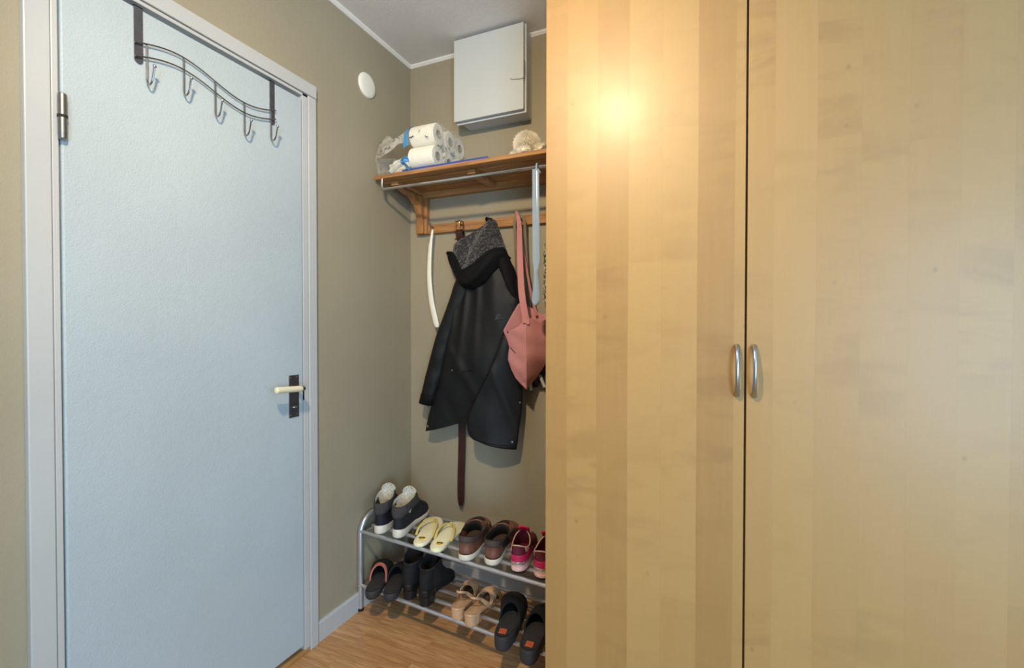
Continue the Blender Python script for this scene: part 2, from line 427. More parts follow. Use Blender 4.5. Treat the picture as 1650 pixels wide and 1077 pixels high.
# ------------------------------------------------------------------ door leaf with hinge and handle
DX = FX - 0.001                                            # front face
door = struct(MB().box(DX-0.04, DX, 0.579, 1.2635, 0.036, 2.041).build('door_1', M['doorpaint'], bevel=0.004, smooth=False, segs=3))
hx, hy = FX + 0.008, 0.5775
h = MB().lathe([(0.004,1.640),(0.0078,1.643),(0.0085,1.650),(0.0085,1.690)], 16, (hx, hy, 0)).lathe([(0.0085,1.696),(0.0085,1.738),(0.0078,1.744),(0.004,1.747)], 16, (hx, hy, 0))
hinge = h.build('hinge', M['steel'], door)
MB().lathe([(0.0095,1.690),(0.0095,1.696)], 16, (hx, hy, 0)).build('hinge_ring', M['fixdark'], hinge)
plate = MB().box(DX, DX+0.003, 1.1995, 1.242, 0.889, 1.040).build('handle_plate', M['darksteel'], door, bevel=0.0012, smooth=False)
n = MB().tube([(DX+0.002,1.221,0.995),(DX+0.042,1.221,0.995),(DX+0.050,1.217,0.995),(DX+0.052,1.209,0.995)], [0.009,0.0085,0.009,0.0095], 14, sub=3)
n.build('lever_neck', M['steel'], plate)
n = MB().tube([(DX+0.052,1.208,0.9955),(DX+0.052,1.195,0.9965),(DX+0.052,1.150,0.999),(DX+0.0518,1.112,1.001),(DX+0.0517,1.106,1.0012),(DX+0.0516,1.1035,1.0013)], [0.0095,0.0105,0.0105,0.0112,0.0105,0.0065], 18, sub=5)
n.build('lever_grip', M['ivory'], plate)
n = MB().sphere((DX+0.006,1.221,0.926), 0.011, 0.6, 1.0, 0.45).build('thumb_turn', M['chrome'], plate)
scr = MB().lathe([(0.0001,0.0),(0.0035,0.0),(0.0030,0.0012),(0.0001,0.0016)], 12, (0,0,0), 'x').build('screw', M['chrome'], plate)
scr.location = (DX+0.003, 1.2075, 0.898)
for yy, zz in ((1.234,0.898),(1.2075,1.031),(1.234,1.031)):
    s2 = scr.copy(); COL.objects.link(s2); s2.parent = plate; s2.location = (DX+0.003, yy, zz)
MB().box(DX-0.03, DX+0.0015, 1.2625, 1.2665, 0.945, 0.985).build('latch', M['blackplastic'], door, smooth=False)

# ------------------------------------------------------------------ over-door hook rack
hk = thing('over_door_hook_rack', 'grey metal wavy wire rack with five hooks hung over the top of the white door', 'hook rack', (DX, 0.94, 1.9))
def L(x, y, z): return V(x - DX, y - 0.94, z - 1.9)
def strap(y0, y1, zb):
    s = MB()
    yc, hw = (y0+y1)/2, (y1-y0)/2
    poly = [(y0, 2.044), (y1, 2.044)] + [(yc + hw*math.cos(a), zb + hw + hw*math.sin(a)) for a in [-k*PI/8 for k in range(9)]]
    s.prism(poly, lambda a, b, d: L(d, a, b), DX + 0.0012, DX + 0.0035)
    q = L(DX-0.043, y0, 2.0415), L(DX+0.0035, y1, 2.0445)
    s.box(q[0].x, q[1].x, q[0].y, q[1].y, q[0].z, q[1].z)
    return s.build('door_strap', M['darksteel'], hk, smooth=False)
strap(0.727, 0.747, 1.897); strap(1.128, 1.146, 1.897)
def wz(y, top):
    s = (y - 0.727) / (1.142 - 0.727)
    base = 1.9455 if top else 1.9105
    return base + 0.023 * math.sin(2*PI*s) * (1.0 if top else 1.0) + (0.006 if not top else 0.0)*s*0.9
for top in (True, False):
    MB().tube([L(DX+0.009, 0.725 + (1.146-0.725)*i/40, wz(0.725 + (1.146-0.725)*i/40, top)) for i in range(41)], 0.0021, 8).build('wavy_wire', M['wirechrome'], hk)
for y in (0.754, 0.847, 0.937, 1.031, 1.128):
    zt = wz(y, True) + 0.001; zb = wz(y, False) - 0.072
    pts = [L(DX+0.007, y, zt), L(DX+0.007, y, zb+0.03), L(DX+0.007, y, zb+0.013), L(DX+0.012, y, zb+0.002), L(DX+0.021, y, zb), L(DX+0.028, y+0.001, zb+0.010), L(DX+0.036, y+0.002, zb+0.044)]
    a = MB().tube(pts, 0.0023, 8, sub=4).build('hook', M['wirechrome'], hk)
    e = pts[-1]; MB().sphere(e, 0.0048).build('ball_tip', M['chrome'], a)

# ------------------------------------------------------------------ round white cover on the wall
pc = thing('ceiling_box_cover', 'round white blank cover on the taupe wall high beside the door', 'wall cover', (XL, 1.6285, 2.264))
MB().lathe([(0.0001,0.012),(0.035,0.0118),(0.049,0.0085),(0.0525,0.004),(0.0525,0.0)][::-1], 48, (0,0,0), 'x').build('cover_disc', M['plaque'], pc, ang=60)

# ------------------------------------------------------------------ white fuse cabinet under the ceiling
fb = thing('fuse_cabinet', 'white metal fuse cabinet high on the back wall under the ceiling', 'cabinet', (-0.912, YB, 2.125))
def F(x, y, z): return (x + 0.912, y - YB, z - 2.125)
def fbox(mb, x0, x1, y0, y1, z0, z1):
    a, b_ = F(x0, y0, z0), F(x1, y1, z1); return mb.box(a[0], b_[0], a[1], b_[1], a[2], b_[2])
body = MB(); fbox(body, -1.060, -0.752, 1.862, YB, 2.131, 2.490)
body.build('cabinet_body', M['cabinet'], fb, bevel=0.002, smooth=False)
fl = MB(); fbox(fl, -1.079, -0.741, 1.853, 1.8615, 2.124, 2.497)
fl.build('front_flange', M['cabinet'], fb, bevel=0.0015, smooth=False)
fd = MB(); fbox(fd, -1.0825, -0.7465, 1.832, 1.848, 2.1315, 2.4935)
fdo = fd.build('cabinet_door', M['cabinet'], fb, bevel=0.002, smooth=False)
g = MB(); fbox(g, -1.07, -0.75, 1.848, 1.853, 2.137, 2.488); g.build('gap_shade_fill', M['fixdark'], fb, smooth=False)  # solid dark filler, shade between door and flange put into its colour
MB().tube([F(-0.806,1.8313,2.268),F(-0.797,1.8305,2.263),F(-0.775,1.8305,2.259),F(-0.748,1.831,2.257),F(-0.7445,1.838,2.262),F(-0.744,1.842,2.30),F(-0.744,1.842,2.34)], 0.0009, 6, sub=4).build('pull_thread', M['ink'], fb)

# ------------------------------------------------------------------ wardrobe
WY = 1.26
wx0, wgap, wx1 = -0.4435, 0.0665, 0.577
wd = thing('wardrobe', 'tall birch veneer wardrobe with two doors and bow handles', 'wardrobe', (0.0665, WY + 0.3, 0))
def Wc(x, y, z): return (x - 0.0665, y - WY - 0.3, z)
def wbox(mb, x0, x1, y0, y1, z0, z1):
    a, b_ = Wc(x0, y0, z0), Wc(x1, y1, z1); return mb.box(a[0], b_[0], a[1], b_[1], a[2], b_[2])
cb_ = MB()
wbox(cb_, wx0, wx0+0.018, WY+0.021, WY+0.60, 0, 2.36); wbox(cb_, wx1-0.018, wx1, WY+0.021, WY+0.60, 0, 2.36)
wbox(cb_, wgap-0.018, wgap+0.018, WY+0.0225, WY+0.59, 0.06, 2.34)
wbox(cb_, wx0+0.018, wx1-0.018, WY+0.021, WY+0.60, 2.34, 2.36); wbox(cb_, wx0+0.018, wx1-0.018, WY+0.021, WY+0.60, 0.06, 0.08)
wbox(cb_, wx0+0.018, wx1-0.018, WY+0.06, WY+0.075, 0, 0.06); wbox(cb_, wx0+0.018, wx1-0.018, WY+0.585, WY+0.60, 0.06, 2.34)
cb_.build('carcass', M['birch'], wd, smooth=False)
def bow(x, s, par):
    z0, z1 = 1.049, 1.164
    P = []
    for i in range(25):
        a = i / 24
        d = 0.027 * math.sin(PI * a) ** 0.55
        P.append(Wc(x, WY - d - 0.003, lerp(z0, z1, a)))
    rr = [0.0062 - 0.0016 * math.sin(PI * i / 24) + (0.0012 if i in (0, 24) else 0) for i in range(25)]
    return MB().tube([Wc(x, WY, z0)] + P + [Wc(x, WY, z1)], [0.0075] + rr + [0.0075], 14).build('bow_handle', M['satin'], par)
for i, (a, b_) in enumerate(((wx0, wgap - 0.0023), (wgap + 0.0023, wx1))):
    dm = MB(); wbox(dm, a, b_, WY, WY + 0.019, 0.06, 2.36)
    dd = dm.build('wardrobe_door', M['birch'], wd, bevel=0.0012, smooth=False)
    bow((0.0480, 0.0855)[i], 0, dd)

# ------------------------------------------------------------------ oak hat shelf with rail, hooks and bar
hs = thing('hat_shelf', 'oiled oak wall hat shelf with a hook rail and metal hanging bar', 'shelf', (-0.9, YB, 1.67))
def S(x, y, z): return V(x + 0.9, y - YB, z - 1.67)
def sbox(x0, x1, y0, y1, z0, z1, name, mat, bev=0.002):
    a, b_ = S(x0, y0, z0), S(x1, y1, z1)
    return MB().box(a.x, b_.x, a.y, b_.y, a.z, b_.z).build(name, mat, hs, bevel=bev, smooth=False)
SX0, SX1 = -1.387, -0.455
for y0, y1 in ((1.662, 1.712), (1.728, 1.778), (1.794, 1.844), (1.860, 1.915)):
    sbox(SX0, SX1, y0, y1, 1.864, 1.881, 'slat', M['oakrail'])
for x in (-1.318, -0.93, -0.55):
    sbox(x-0.018, x+0.018, 1.712, 1.93, 1.846, 1.864, 'cross_batten', M['oakrail'])
sbox(SX0+0.03, SX1, 1.918, 1.9475, 1.838, 1.866, 'back_batten', M['oakrail'])
for x in (-1.318, -0.50):
    poly = [(YB, 1.668), (1.912, 1.668), (1.910, 1.70), (1.903, 1.75), (1.880, 1.795), (1.835, 1.825), (1.74, 1.842), (YB, 1.842)]
    MB().prism(poly, lambda a, b, d: S(d, a, b), x-0.0175, x+0.0175).build('bracket', M['oakdark'], hs, bevel=0.0015, smooth=False)
    sbox(x-0.031, x+0.031, 1.920, 1.9475, 1.666, 1.842, 'bracket_plate', M['oakdark'])
sbox(-1.287, SX1, 1.927, 1.9475, 1.666, 1.709, 'hook_rail', M['oakrail'])
HKX = (-1.253, -1.094, -0.947, -0.806, -0.66)
HKP = [(1.928, 1.694), (1.915, 1.693), (1.905, 1.697), (1.899, 1.707), (1.898, 1.716)]
for i, x in enumerate(HKX):
    if i == 0:
        hk0 = MB().tube([S(0, y, z) - S(0, YB, 1.67) for y, z in HKP], [0.004, 0.0035, 0.0035, 0.0035, 0.0045], 10, sub=4).build('coat_hook', M['darksteel'], hs)
        hk0.location = S(x, YB, 1.67)
    else:
        o = hk0.copy(); COL.objects.link(o); o.parent = hs; o.location = S(x, YB, 1.67)
RODY, RODZ = 1.672, 1.8205
MB().tube([S(-1.352, RODY, 1.864), S(-1.352, RODY, RODZ+0.012), S(-1.349, RODY, RODZ+0.003), S(-1.340, RODY, RODZ), S(-0.9, RODY, RODZ-0.001), S(-0.470, RODY, RODZ-0.002), S(-0.462, RODY, RODZ+0.008), S(-0.462, RODY, 1.864)], 0.0068, 12).build('hanging_bar', M['chrome'], hs)

# ------------------------------------------------------------------ things on the shelf
ZT = 1.881
fo = thing('plastic_folder', 'flat blue plastic folder lying on the hat shelf under the tissue rolls', 'folder', (-1.04, 1.77, ZT))
def rot2(x, y, a): return (x*math.cos(a) - y*math.sin(a), x*math.sin(a) + y*math.cos(a))
MB().box(-0.205, 0.205, -0.100, 0.115, 0.0, 0.0105).build('folder_body', M['bluefolder'], fo, bevel=0.002)
MB().box(-0.05, 0.0, -0.103, -0.1003, 0.002, 0.0085).build('closing_tab', M['bluefolder'], fo, bevel=0.0008)
ZR = ZT + 0.013
# tissue rolls: axis along x
def make_roll(label, loc, group):
    r = thing('tissue_roll', label, 'paper roll', loc, 0, group)
    R, hl, rc = 0.0475, 0.061, 0.019
    prof = [(rc, -hl), (R-0.004, -hl), (R, -hl+0.004), (R, hl-0.004), (R-0.004, hl), (rc, hl)]
    mb = MB(); rings = []
    for rr, hh in prof + [(rc, hl-0.001), (rc, -hl+0.001)]:
        rings.append([V(hh, rr*math.cos(2*PI*k/36), rr*math.sin(2*PI*k/36)) for k in range(36)])
    rings.append(rings[0]); mb.rings(rings, False, False)
    bmesh.ops.remove_doubles(mb.bm, verts=mb.bm.verts, dist=1e-6)
    mb.build('paper_winding', M['paper'], r, ang=35)
    c = MB(); rings = []
    for rr, hh in ((rc, -hl), (rc, hl), (rc-0.0012, hl), (rc-0.0012, -hl), (rc, -hl)):
        rings.append([V(hh, (rr-0.0002)*math.cos(2*PI*k/24), (rr-0.0002)*math.sin(2*PI*k/24)) for k in range(24)])
    c.rings(rings, False, False).build('cardboard_core', M['card'], r, ang=35)
    return r
G = 'tissue rolls in the torn pack'
xr = -1.152
r0 = make_roll('front tissue roll in the lower row of the torn pack, bare and bright white', (xr, 1.712, ZR+0.0478), G)
def dup(root, loc, label):
    r = root.copy(); COL.objects.link(r); r.location = loc; r['label'] = label
    for ch in root.children:
        c = ch.copy(); COL.objects.link(c); c.parent = r
    return r
dup(r0, (xr, 1.806, ZR+0.0478), 'middle tissue roll in the lower row of the torn pack on the shelf')
dup(r0, (xr, 1.900, ZR+0.0478), 'rearmost tissue roll in the lower row against the back wall')
dup(r0, (xr-0.002, 1.722, ZR+0.1435), 'front tissue roll on top of the stacked pack, topmost in the photo')
dup(r0, (xr, 1.817, ZR+0.1435), 'middle tissue roll in the upper row of the pack')
dup(r0, (xr, 1.8995, ZR+0.1425), 'rearmost tissue roll in the upper row by the fuse cabinet')
dup(r0, (-1.2805, 1.770, ZT+0.0478), 'shaded tissue roll at the left showing in the tear of the plastic wrapper')
# torn printed film
wp = thing('plastic_wrapper', 'torn clear plastic wrapper with bird prints and blue edges around the tissue rolls', 'wrapper', (-1.2, 1.72, ZT))
def Q(x, y, z): return V(x + 1.2, y - 1.72, z - ZT)
def crumple(p, a, s, seed=0.0):
    q = p * s + V(seed, seed*1.7, 0)
    return p + V(noise.noise(q), noise.noise(q + V(9,1,4)), noise.noise(q + V(3,7,2))) * a
xe = xr + 0.0635
def endfilm(u, v):           # over the roll ends, right side
    y = lerp(1.676, 1.943, u); zm = ZR + 0.1435 + 0.046*math.sqrt(max(0, 1 - (max(0, 1.722-y)/0.0475)**2)*max(0.05, 1 - (max(0, y-1.900)/0.0475)**2)); z = lerp(ZR+0.004, zm, v)
    p = Q(xe + 0.003 + 0.004*math.sin(u*9)*math.sin(v*6), y, z)
    return crumple(p, 0.004, 25)
MB().grid(endfilm, 26, 18).build('end_film', M['filmloose'], wp)
arc = [(1.6735, ZR+0.100), (1.6705, ZR+0.125), (1.6735, ZR+0.155), (1.690, ZR+0.180), (1.715, ZR+0.1935), (1.77, ZR+0.1945), (1.85, ZR+0.1925), (1.937, ZR+0.192)]
def topfilm(u, v):
    a = cat([V(*q, 0) for q in arc], v)
    return crumple(Q(lerp(-1.213, xe+0.003, u), a.x, a.y), 0.0025, 25, 2)
MB().grid(topfilm, 16, 30).build('top_film', M['film'], wp)
def bandf(u, v):
    a = cat([V(*q, 0) for q in arc], lerp(0.0, 0.75, v))
    return crumple(Q(lerp(-1.239, -1.213, u), a.x - 0.001, a.y + 0.001 - 0.012*(1-u)), 0.004, 30, 5)
MB().grid(bandf, 5, 24).build('blue_edge', M['blueband'], wp)
# loose torn sheet out to the left wall
leftc = [Q(-1.385, 1.690, 1.900), Q(-1.388, 1.672, 1.945), Q(-1.386, 1.680, 1.99), Q(-1.378, 1.690, 2.035), Q(-1.360, 1.715, 2.070)]
rightc = [Q(-1.315, 1.668, 1.9999), Q(-1.290, 1.668, 2.012), Q(-1.262, 1.668, 2.035), Q(-1.245, 1.675, 2.058), Q(-1.236, 1.70, 2.080)]
def loose(u, v):
    a = cat([Q(-1.385,1.668,1.955), Q(-1.388,1.675,1.99), Q(-1.382,1.69,2.03), Q(-1.362,1.72,2.075)], v)
    b_ = cat([Q(-1.238,1.668,2.005), Q(-1.238,1.668,2.025), Q(-1.238,1.675,2.05), Q(-1.236,1.70,2.078)], v)
    p = a.lerp(b_, u); p.z -= 0.030*math.sin(PI*u)*(0.4 + 0.6*v); p.y -= 0.012*math.sin(PI*u)
    return crumple(p, 0.009, 22, 1)
MB().grid(loose, 24, 14).build('torn_flap', M['filmloose'], wp)
def leftf(u, v):
    a = cat([Q(-1.390,1.672,1.955), Q(-1.394,1.69,1.92), Q(-1.380,1.685,ZT+0.003)], v)
    b_ = cat([Q(-1.372,1.88,2.03), Q(-1.378,1.89,1.95), Q(-1.36,1.90,ZT+0.003)], v)
    return crumple(a.lerp(b_, u), 0.006, 22, 4)
MB().grid(leftf, 16, 14).build('side_film', M['filmloose'], wp)
def bottomf(u, v):
    return crumple(Q(lerp(-1.385,-1.215,u), lerp(1.664,1.80,v), ZT+0.006 + 0.010*(1-v)*math.sin(3*u)), 0.004, 30, 6)
MB().grid(bottomf, 18, 8).build('floor_film', M['filmloose'], wp)
def twist(u, v):
    a = cat([Q(-1.300,1.655,ZT+0.012), Q(-1.265,1.650,ZT+0.022), Q(-1.232,1.652,ZT+0.036)], u)
    w_ = lerp(0.016, 0.012, u)
    return crumple(a + V(0.006*math.sin(v*7), 0.008*math.cos(v*9), (v-0.5)*2*w_), 0.006, 40, 3)
MB().grid(twist, 14, 10).build('white_scrap', M['whitefilm'], wp, solid=0.001)
def twb(u, v):
    a = cat([Q(-1.240,1.652,ZT+0.034), Q(-1.222,1.650,ZT+0.036), Q(-1.203,1.655,ZT+0.026)], u)
    w_ = lerp(0.012, 0.028, u)
    return crumple(a + V(0.004*math.sin(v*7), 0.010*math.cos(v*8), (v-0.5)*2*w_), 0.008, 45, 8)
MB().grid(twb, 14, 12).build('blue_scrap', M['blueband'], wp, solid=0.001)

# dark bird silhouettes printed on the film
def bird(p, ax, ay, sz, a):
    bp_ = MB()
    ca, sa = math.cos(a)*sz, math.sin(a)*sz
    e = [p + ax*(q*ca - h*sa) + ay*(q*sa + h*ca) for q, h in ((-1.0, -0.02), (-0.5, 0.28), (0, 0), (0.5, 0.28), (1.0, -0.02))]
    bp_.tube(e, [0.0003, 0.0012*sz/0.010, 0.0014*sz/0.010, 0.0012*sz/0.010, 0.0003], 5, sub=3)
    bp_.build('bird_print', M['ink'], wp)
for y, z, a in ((1.700, ZR+0.085, 0.3), (1.762, ZR+0.095, -0.4), (1.745, ZR+0.050, 0.9), (1.83, ZR+0.085, 0.2), (1.79, ZR+0.105, 1.2), (1.86, ZR+0.045, -0.2)):
    bird(Q(xe+0.0075, y, z), V(0,1,0), V(0,0,1), 0.009, a)
for x, y, z, a, sz in ((-1.195, 1.6690, ZR+0.128, 0.2, 0.014), (-1.120, 1.6690, ZR+0.118, -0.5, 0.011), (-1.155, 1.6700, ZR+0.150, 1.0, 0.007)):
    bird(Q(x, y, z), V(1,0,0), V(0,0,1), sz, a)
for u, v, a in ((0.1,0.2,0.4),(0.28,0.3,-0.4),(0.45,0.35,0.3),(0.6,0.25,1.0),(0.75,0.4,0.1),(0.12,0.7,0.8),(0.88,0.45,-0.6)):
    p = loose(u, v); bird(p + V(0,-0.004,0.001), (loose(u+0.05, v)-p).normalized(), (loose(u, v+0.1)-p).normalized(), 0.008, a)
# fluffy fur ball
pp = thing('fur_pompom', 'fluffy cream fur pompom resting on the shelf beside the wardrobe', 'pompom', (-0.692, 1.735, ZT))
def furball(c, r, n, length, name, mat, squash=1.0, rs=0.0006):
    mb = MB(); mb.sphere(c, r*0.80, 1, 1, squash, 18, 12)
    for _ in range(n):
        d = V(random.gauss(0,1), random.gauss(0,1), random.gauss(0,1)).normalized()
        if d.z < -0.75: continue
        a = Vector(c) + V(d.x, d.y, d.z*squash) * r*0.75
        t = V(random.gauss(0,1), random.gauss(0,1), random.gauss(0,1)) * 0.35
        ln = length * random.uniform(0.6, 1.15)
        mpt = a + d*ln*0.6; e = a + d*ln + (t + V(0,0,-0.25))*ln*0.45
        e.z = max(e.z, 0.001); mpt.z = max(mpt.z, 0.001)
        s = d.cross(V(0.3,0.5,0.8)).normalized()*rs; s2 = d.cross(s).normalized()*rs
        v = [mb.bm.verts.new(q) for q in (a+s, a-s*0.5+s2, a-s*0.5-s2, mpt+s*0.8, mpt-s*0.4+s2*0.8, mpt-s*0.4-s2*0.8, e)]
        for i in range(3):
            j = (i+1) % 3
            mb.bm.faces.new((v[i], v[j], v[3+j], v[3+i])); mb.bm.faces.new((v[3+i], v[3+j], v[6]))
    return mb.build(name, mat, pp)
furball((0, 0, 0.056), 0.053, 7500, 0.0165, 'fur_ball', M['fur'], 1.0)
furball((-0.045, -0.02, 0.013), 0.017, 350, 0.012, 'fur_tuft', M['fur'], 0.7)
furball((0.012, -0.055, 0.012), 0.022, 450, 0.014, 'fur_tuft', M['fur'], 0.6)
furball((0.062, -0.012, 0.025), 0.020, 420, 0.020, 'fur_tuft', M['fur'], 0.9)
furball((0.085, -0.010, 0.020), 0.016, 260, 0.012, 'dark_fur_tuft', M['furdark'], 0.9)

# ------------------------------------------------------------------ hanging things
# clear long shoehorn on the bar
cs = thing('clear_shoehorn', 'long clear bluish plastic shoehorn hooked on the metal hanging bar', 'shoehorn', (-0.622, RODY, RODZ))
def blade(rows, seg=10):
    """rows: (x, y, z, halfwidth, cup depth, thickness)"""
    mb = MB(); rings = []
    for x, y, z, hw, cup, th in rows:
        ring = []
        for k in range(seg+1):
            s = -1 + 2*k/seg; ring.append(V(x + s*hw, y + cup*(s*s-1), z))
        for k in range(seg, -1, -1):
            s = -1 + 2*k/seg; ring.append(V(x + s*hw, y + th + cup*(s*s-1), z))
        rings.append(ring)
    return mb.rings(rings)
rows = []
for i in range(101):
    t = i/100; z = lerp(-0.012, -0.525, t)
    if t < 0.68: hw = lerp(0.0135, 0.0150, t/0.68); cup = 0.004
    elif t < 0.76: hw = lerp(0.0150, 0.0105, (t-0.68)/0.08); cup = lerp(0.004, 0.008, (t-0.68)/0.08)
    else: hw = lerp(0.0105, 0.0185, (t-0.76)/0.24); cup = lerp(0.008, 0.006, (t-0.76)/0.24)
    if t > 0.955: hw *= math.sqrt(max(0.12, 1 - ((t-0.955)/0.0455)**2))
    x = lerp(-0.004, 0.004, t) + (0.004*math.sin((t-0.7)/0.3*PI) if t > 0.7 else 0)
    rows.append((x + (-0.004 if t > 0.78 else -0.004*max(0,(t-0.7)/0.08)), -0.012 - 0.010*t, z, hw, cup, 0.0028))
blade(rows).build('blade', M['clear'], cs, ang=60)
MB().tube([(0.000,-0.012,-0.020),(0.000,-0.0135,-0.004),(0.000,-0.010,0.007),(0.000,0.0,0.0105),(0.000,0.010,0.006),(0.000,0.012,-0.008),(0.006,0.013,-0.022)], [0.004,0.004,0.0035,0.0035,0.0035,0.0035,0.0035], 10, sub=4).build('hook', M['clear'], cs)

# white long shoehorn on first hook
ws = thing('white_shoehorn', 'long slim white plastic shoehorn hanging on the first hook left of the jacket', 'shoehorn', (-1.253, 1.905, 1.70))
wpts = [(-1.236,1.892,1.676),(-1.240,1.891,1.645),(-1.247,1.890,1.60),(-1.2515,1.890,1.545),(-1.254,1.890,1.48),(-1.2515,1.891,1.41),(-1.242,1.893,1.33),(-1.228,1.896,1.265),(-1.215,1.898,1.212)]
rows = []
for i in range(41):
    t = i/40; p = cat([V(*q) for q in wpts], t) - V(-1.253, 1.905, 1.70)
    hw = 0.82*tab([(0,0.005),(0.03,0.0075),(0.20,0.0095),(0.23,0.012),(0.5,0.0145),(0.9,0.0175),(0.975,0.0175),(0.99,0.015),(1,0.011)], t)
    rows.append((p.x, p.y, p.z, hw, 0.004, 0.0024))
blade(rows).build('blade', M['shoehorn'], ws, ang=60)
MB().tube([(0.017,-0.012,-0.030),(0.012,-0.012,-0.014),(0.004,-0.0085,0.0015),(0.000,-0.003,0.0035),(-0.003,-0.003,-0.010),(0.006,-0.009,-0.022),(0.017,-0.0105,-0.030)], 0.0014, 8, sub=4).build('hanging_cord', M['cord'], ws)

# belt
be = thing('leather_belt', 'dark brown leather belt with brass buckle hanging behind the jacket', 'belt', (-1.094, 1.915, 1.70))
bk = MB(); 
bk.tube([(-0.020,-0.016,0.004),(-0.021,-0.016,-0.04),(0.021,-0.016,-0.044),(0.021,-0.016,0.0),(0.012,-0.0165,0.0035),(-0.012,-0.0165,0.0045),(-0.020,-0.016,0.004)], 0.0028, 10)
bk.build('buckle', M['brass'], be)
MB().tube([(0.0,-0.016,-0.042),(0.001,-0.0185,-0.02),(0.002,-0.017,0.003)], 0.0018, 8).build('prong', M['brass'], be)
MB().ribbon([(0.0,-0.0100,-0.034),(0.0,-0.018,-0.046),(0.0,-0.012,-0.07),(0.0,0.004,-0.12),(-0.002,0.012,-0.4),(-0.003,0.014,-0.75),(-0.002,0.014,-1.0),(-0.007,0.013,-1.20),(-0.008,0.012,-1.300),(-0.0085,0.012,-1.335)], [0.034,0.034,0.035,0.036,0.037,0.037,0.037,0.036,0.033,0.018], 0.0042, (1,0,0)).build('strap', M['belt'], be)
MB().ribbon([(0.0,-0.006,-0.036),(0.0,0.004,-0.05),(0.0,0.010,-0.08),(0.0,0.0125,-0.14)], 0.034, 0.003, (1,0,0)).build('strap_fold', M['belt'], be)
MB().tube([(-0.019,-0.0205,-0.078),(0.019,-0.0205,-0.080)], 0.003, 8).build('belt_keeper', M['belt'], be)
MB().box(-0.0155,-0.002,0.0095,0.0145,-1.343,-1.333).build('tip', M['steel'], be)

# ------------------------------------------------------------------ jacket
jk = thing('hooded_jacket', 'black hooded coat with grey fleece lined hood hanging on the third hook', 'jacket', (-0.947, 1.90, 1.70))
JO = V(-0.947, 1.90, 1.70)
def J(*p): return V(*p) - JO
bodyL = [(-1.060,1.475),(-1.085,1.42),(-1.098,1.349),(-1.120,1.234),(-1.150,1.117),(-1.185,0.999),(-1.222,0.880),(-1.250,0.789),(-1.268,0.717)]
bodyR = [(-0.850,1.535),(-0.822,1.45),(-0.800,1.369),(-0.786,1.287),(-0.792,1.178),(-0.796,1.070),(-0.798,0.960),(-0.802,0.850),(-0.82,0.76)]
hem = [(-1.268,0.716),(-1.195,0.734),(-1.137,0.751),(-1.081,0.770),(-1.039,0.778),(-1.003,0.776),(-0.94,0.765),(-0.80,0.755)]
def hemz(x): return tab(hem, x)
def fold(x, z, t):
    f = 0.0
    # long drape folds radiating from the hood
    for (c0, c1, w0, w1, a) in ((-1.040,-1.19,0.009,0.030,0.020),(-1.000,-1.09,0.008,0.024,0.018),(-0.955,-0.985,0.009,0.026,0.014),(-0.890,-0.87,0.025,0.05,0.010)):
        c_ = lerp(c0, c1, t); w_ = lerp(w0, w1, t)
        f += a * max(0.0, 1 - t*1.25) * math.exp(-((x - c_)/w_)**2)
    f += 0.016 * noise.noise(V(x*7, z*4, 1.3)) + 0.004 * noise.noise(V(x*20, z*13, 5.1))
    # big diagonal crease towards lower middle
    q = (x + 1.00) * 0.8 + (z - 0.95) * 0.5
    f += 0.010 * math.exp(-(q/0.02)**2) * (1 if z < 1.12 else 0.2)
    return f
NS, NT = 56, 60
rings = []
for j in range(NT+1):
    t = j / NT
    bl_ = cat([V(*q, 0) for q in bodyL], t); br_ = cat([V(*q, 0) for q in bodyR], t)
    ring = []
    for k in range(2*NS):
        a = 2*PI*k/(2*NS); cx = -math.cos(a)
        x = lerp(bl_.x, br_.x, 0.5 + 0.5*cx)
        zlin = lerp(bl_.y, br_.y, 0.5 + 0.5*cx)
        ztop = lerp(bodyL[0][1], bodyR[0][1], 0.5 + 0.5*cx)
        z = lerp(ztop, hemz(x), (ztop - zlin)/(ztop - lerp(bodyL[-1][1], bodyR[-1][1], 0.5+0.5*cx)))
        prof = abs(math.sin(a))**0.55
        front = math.sin(a) > 0
        if front:
            dep = lerp(0.040, 0.066, math.sin(PI*min(1, t*0.8+0.15))) * prof + fold(x, z, t) * min(1, prof*1.5)
            y = 1.895 - dep
        else:
            y = 1.895 + 0.030*prof
        ring.append(J(x, y, z))
    rings.append(ring)
mb = MB(); mb.rings(rings, True, False)
mb.build('body', M['jacket'], jk, ang=70)
# left sleeve
so = [(-1.070,1.465),(-1.096,1.42),(-1.123,1.348),(-1.155,1.268),(-1.189,1.190),(-1.220,1.103),(-1.248,1.008),(-1.272,0.924),(-1.290,0.855)]
si = [(-0.985,1.45),(-1.000,1.405),(-1.036,1.332),(-1.072,1.256),(-1.105,1.177),(-1.135,1.090),(-1.162,1.002),(-1.192,0.920),(-1.222,0.843)]
rings = []
for j in range(49):
    t = j/48; a_ = cat([V(*q,0) for q in so], t); b_ = cat([V(*q,0) for q in si], t)
    c_ = (a_+b_)/2; ring = []
    for k in range(36):
        an = 2*PI*k/36; s_ = math.cos(an)
        p = c_ + (b_-a_)*0.5*s_
        d = 0.036*(1-0.15*t)
        y = lerp(1.872, 1.868, t) - d*math.sin(an)*(1.0 if math.sin(an) > 0 else 0.9)
        wr = 0.004*noise.noise(V(p.x*14, p.y*14, 2.0)) + 0.002*noise.noise(V(p.x*10, p.y*40, 8.0))
        ring.append(J(p.x, y - wr*max(0, math.sin(an))*1.6, p.y))
    rings.append(ring)
mb = MB(); mb.rings(rings, True, False)
inner = [[p + (sum((q for q in rings[-1]), V(0,0,0))/36 - p)*0.12 for p in r] for r in (rings[-1], rings[-4])]
mb.rings([rings[-1], inner[0], inner[1]], False, True)
mb.build('sleeve', M['jacket'], jk, ang=70)
cu = []
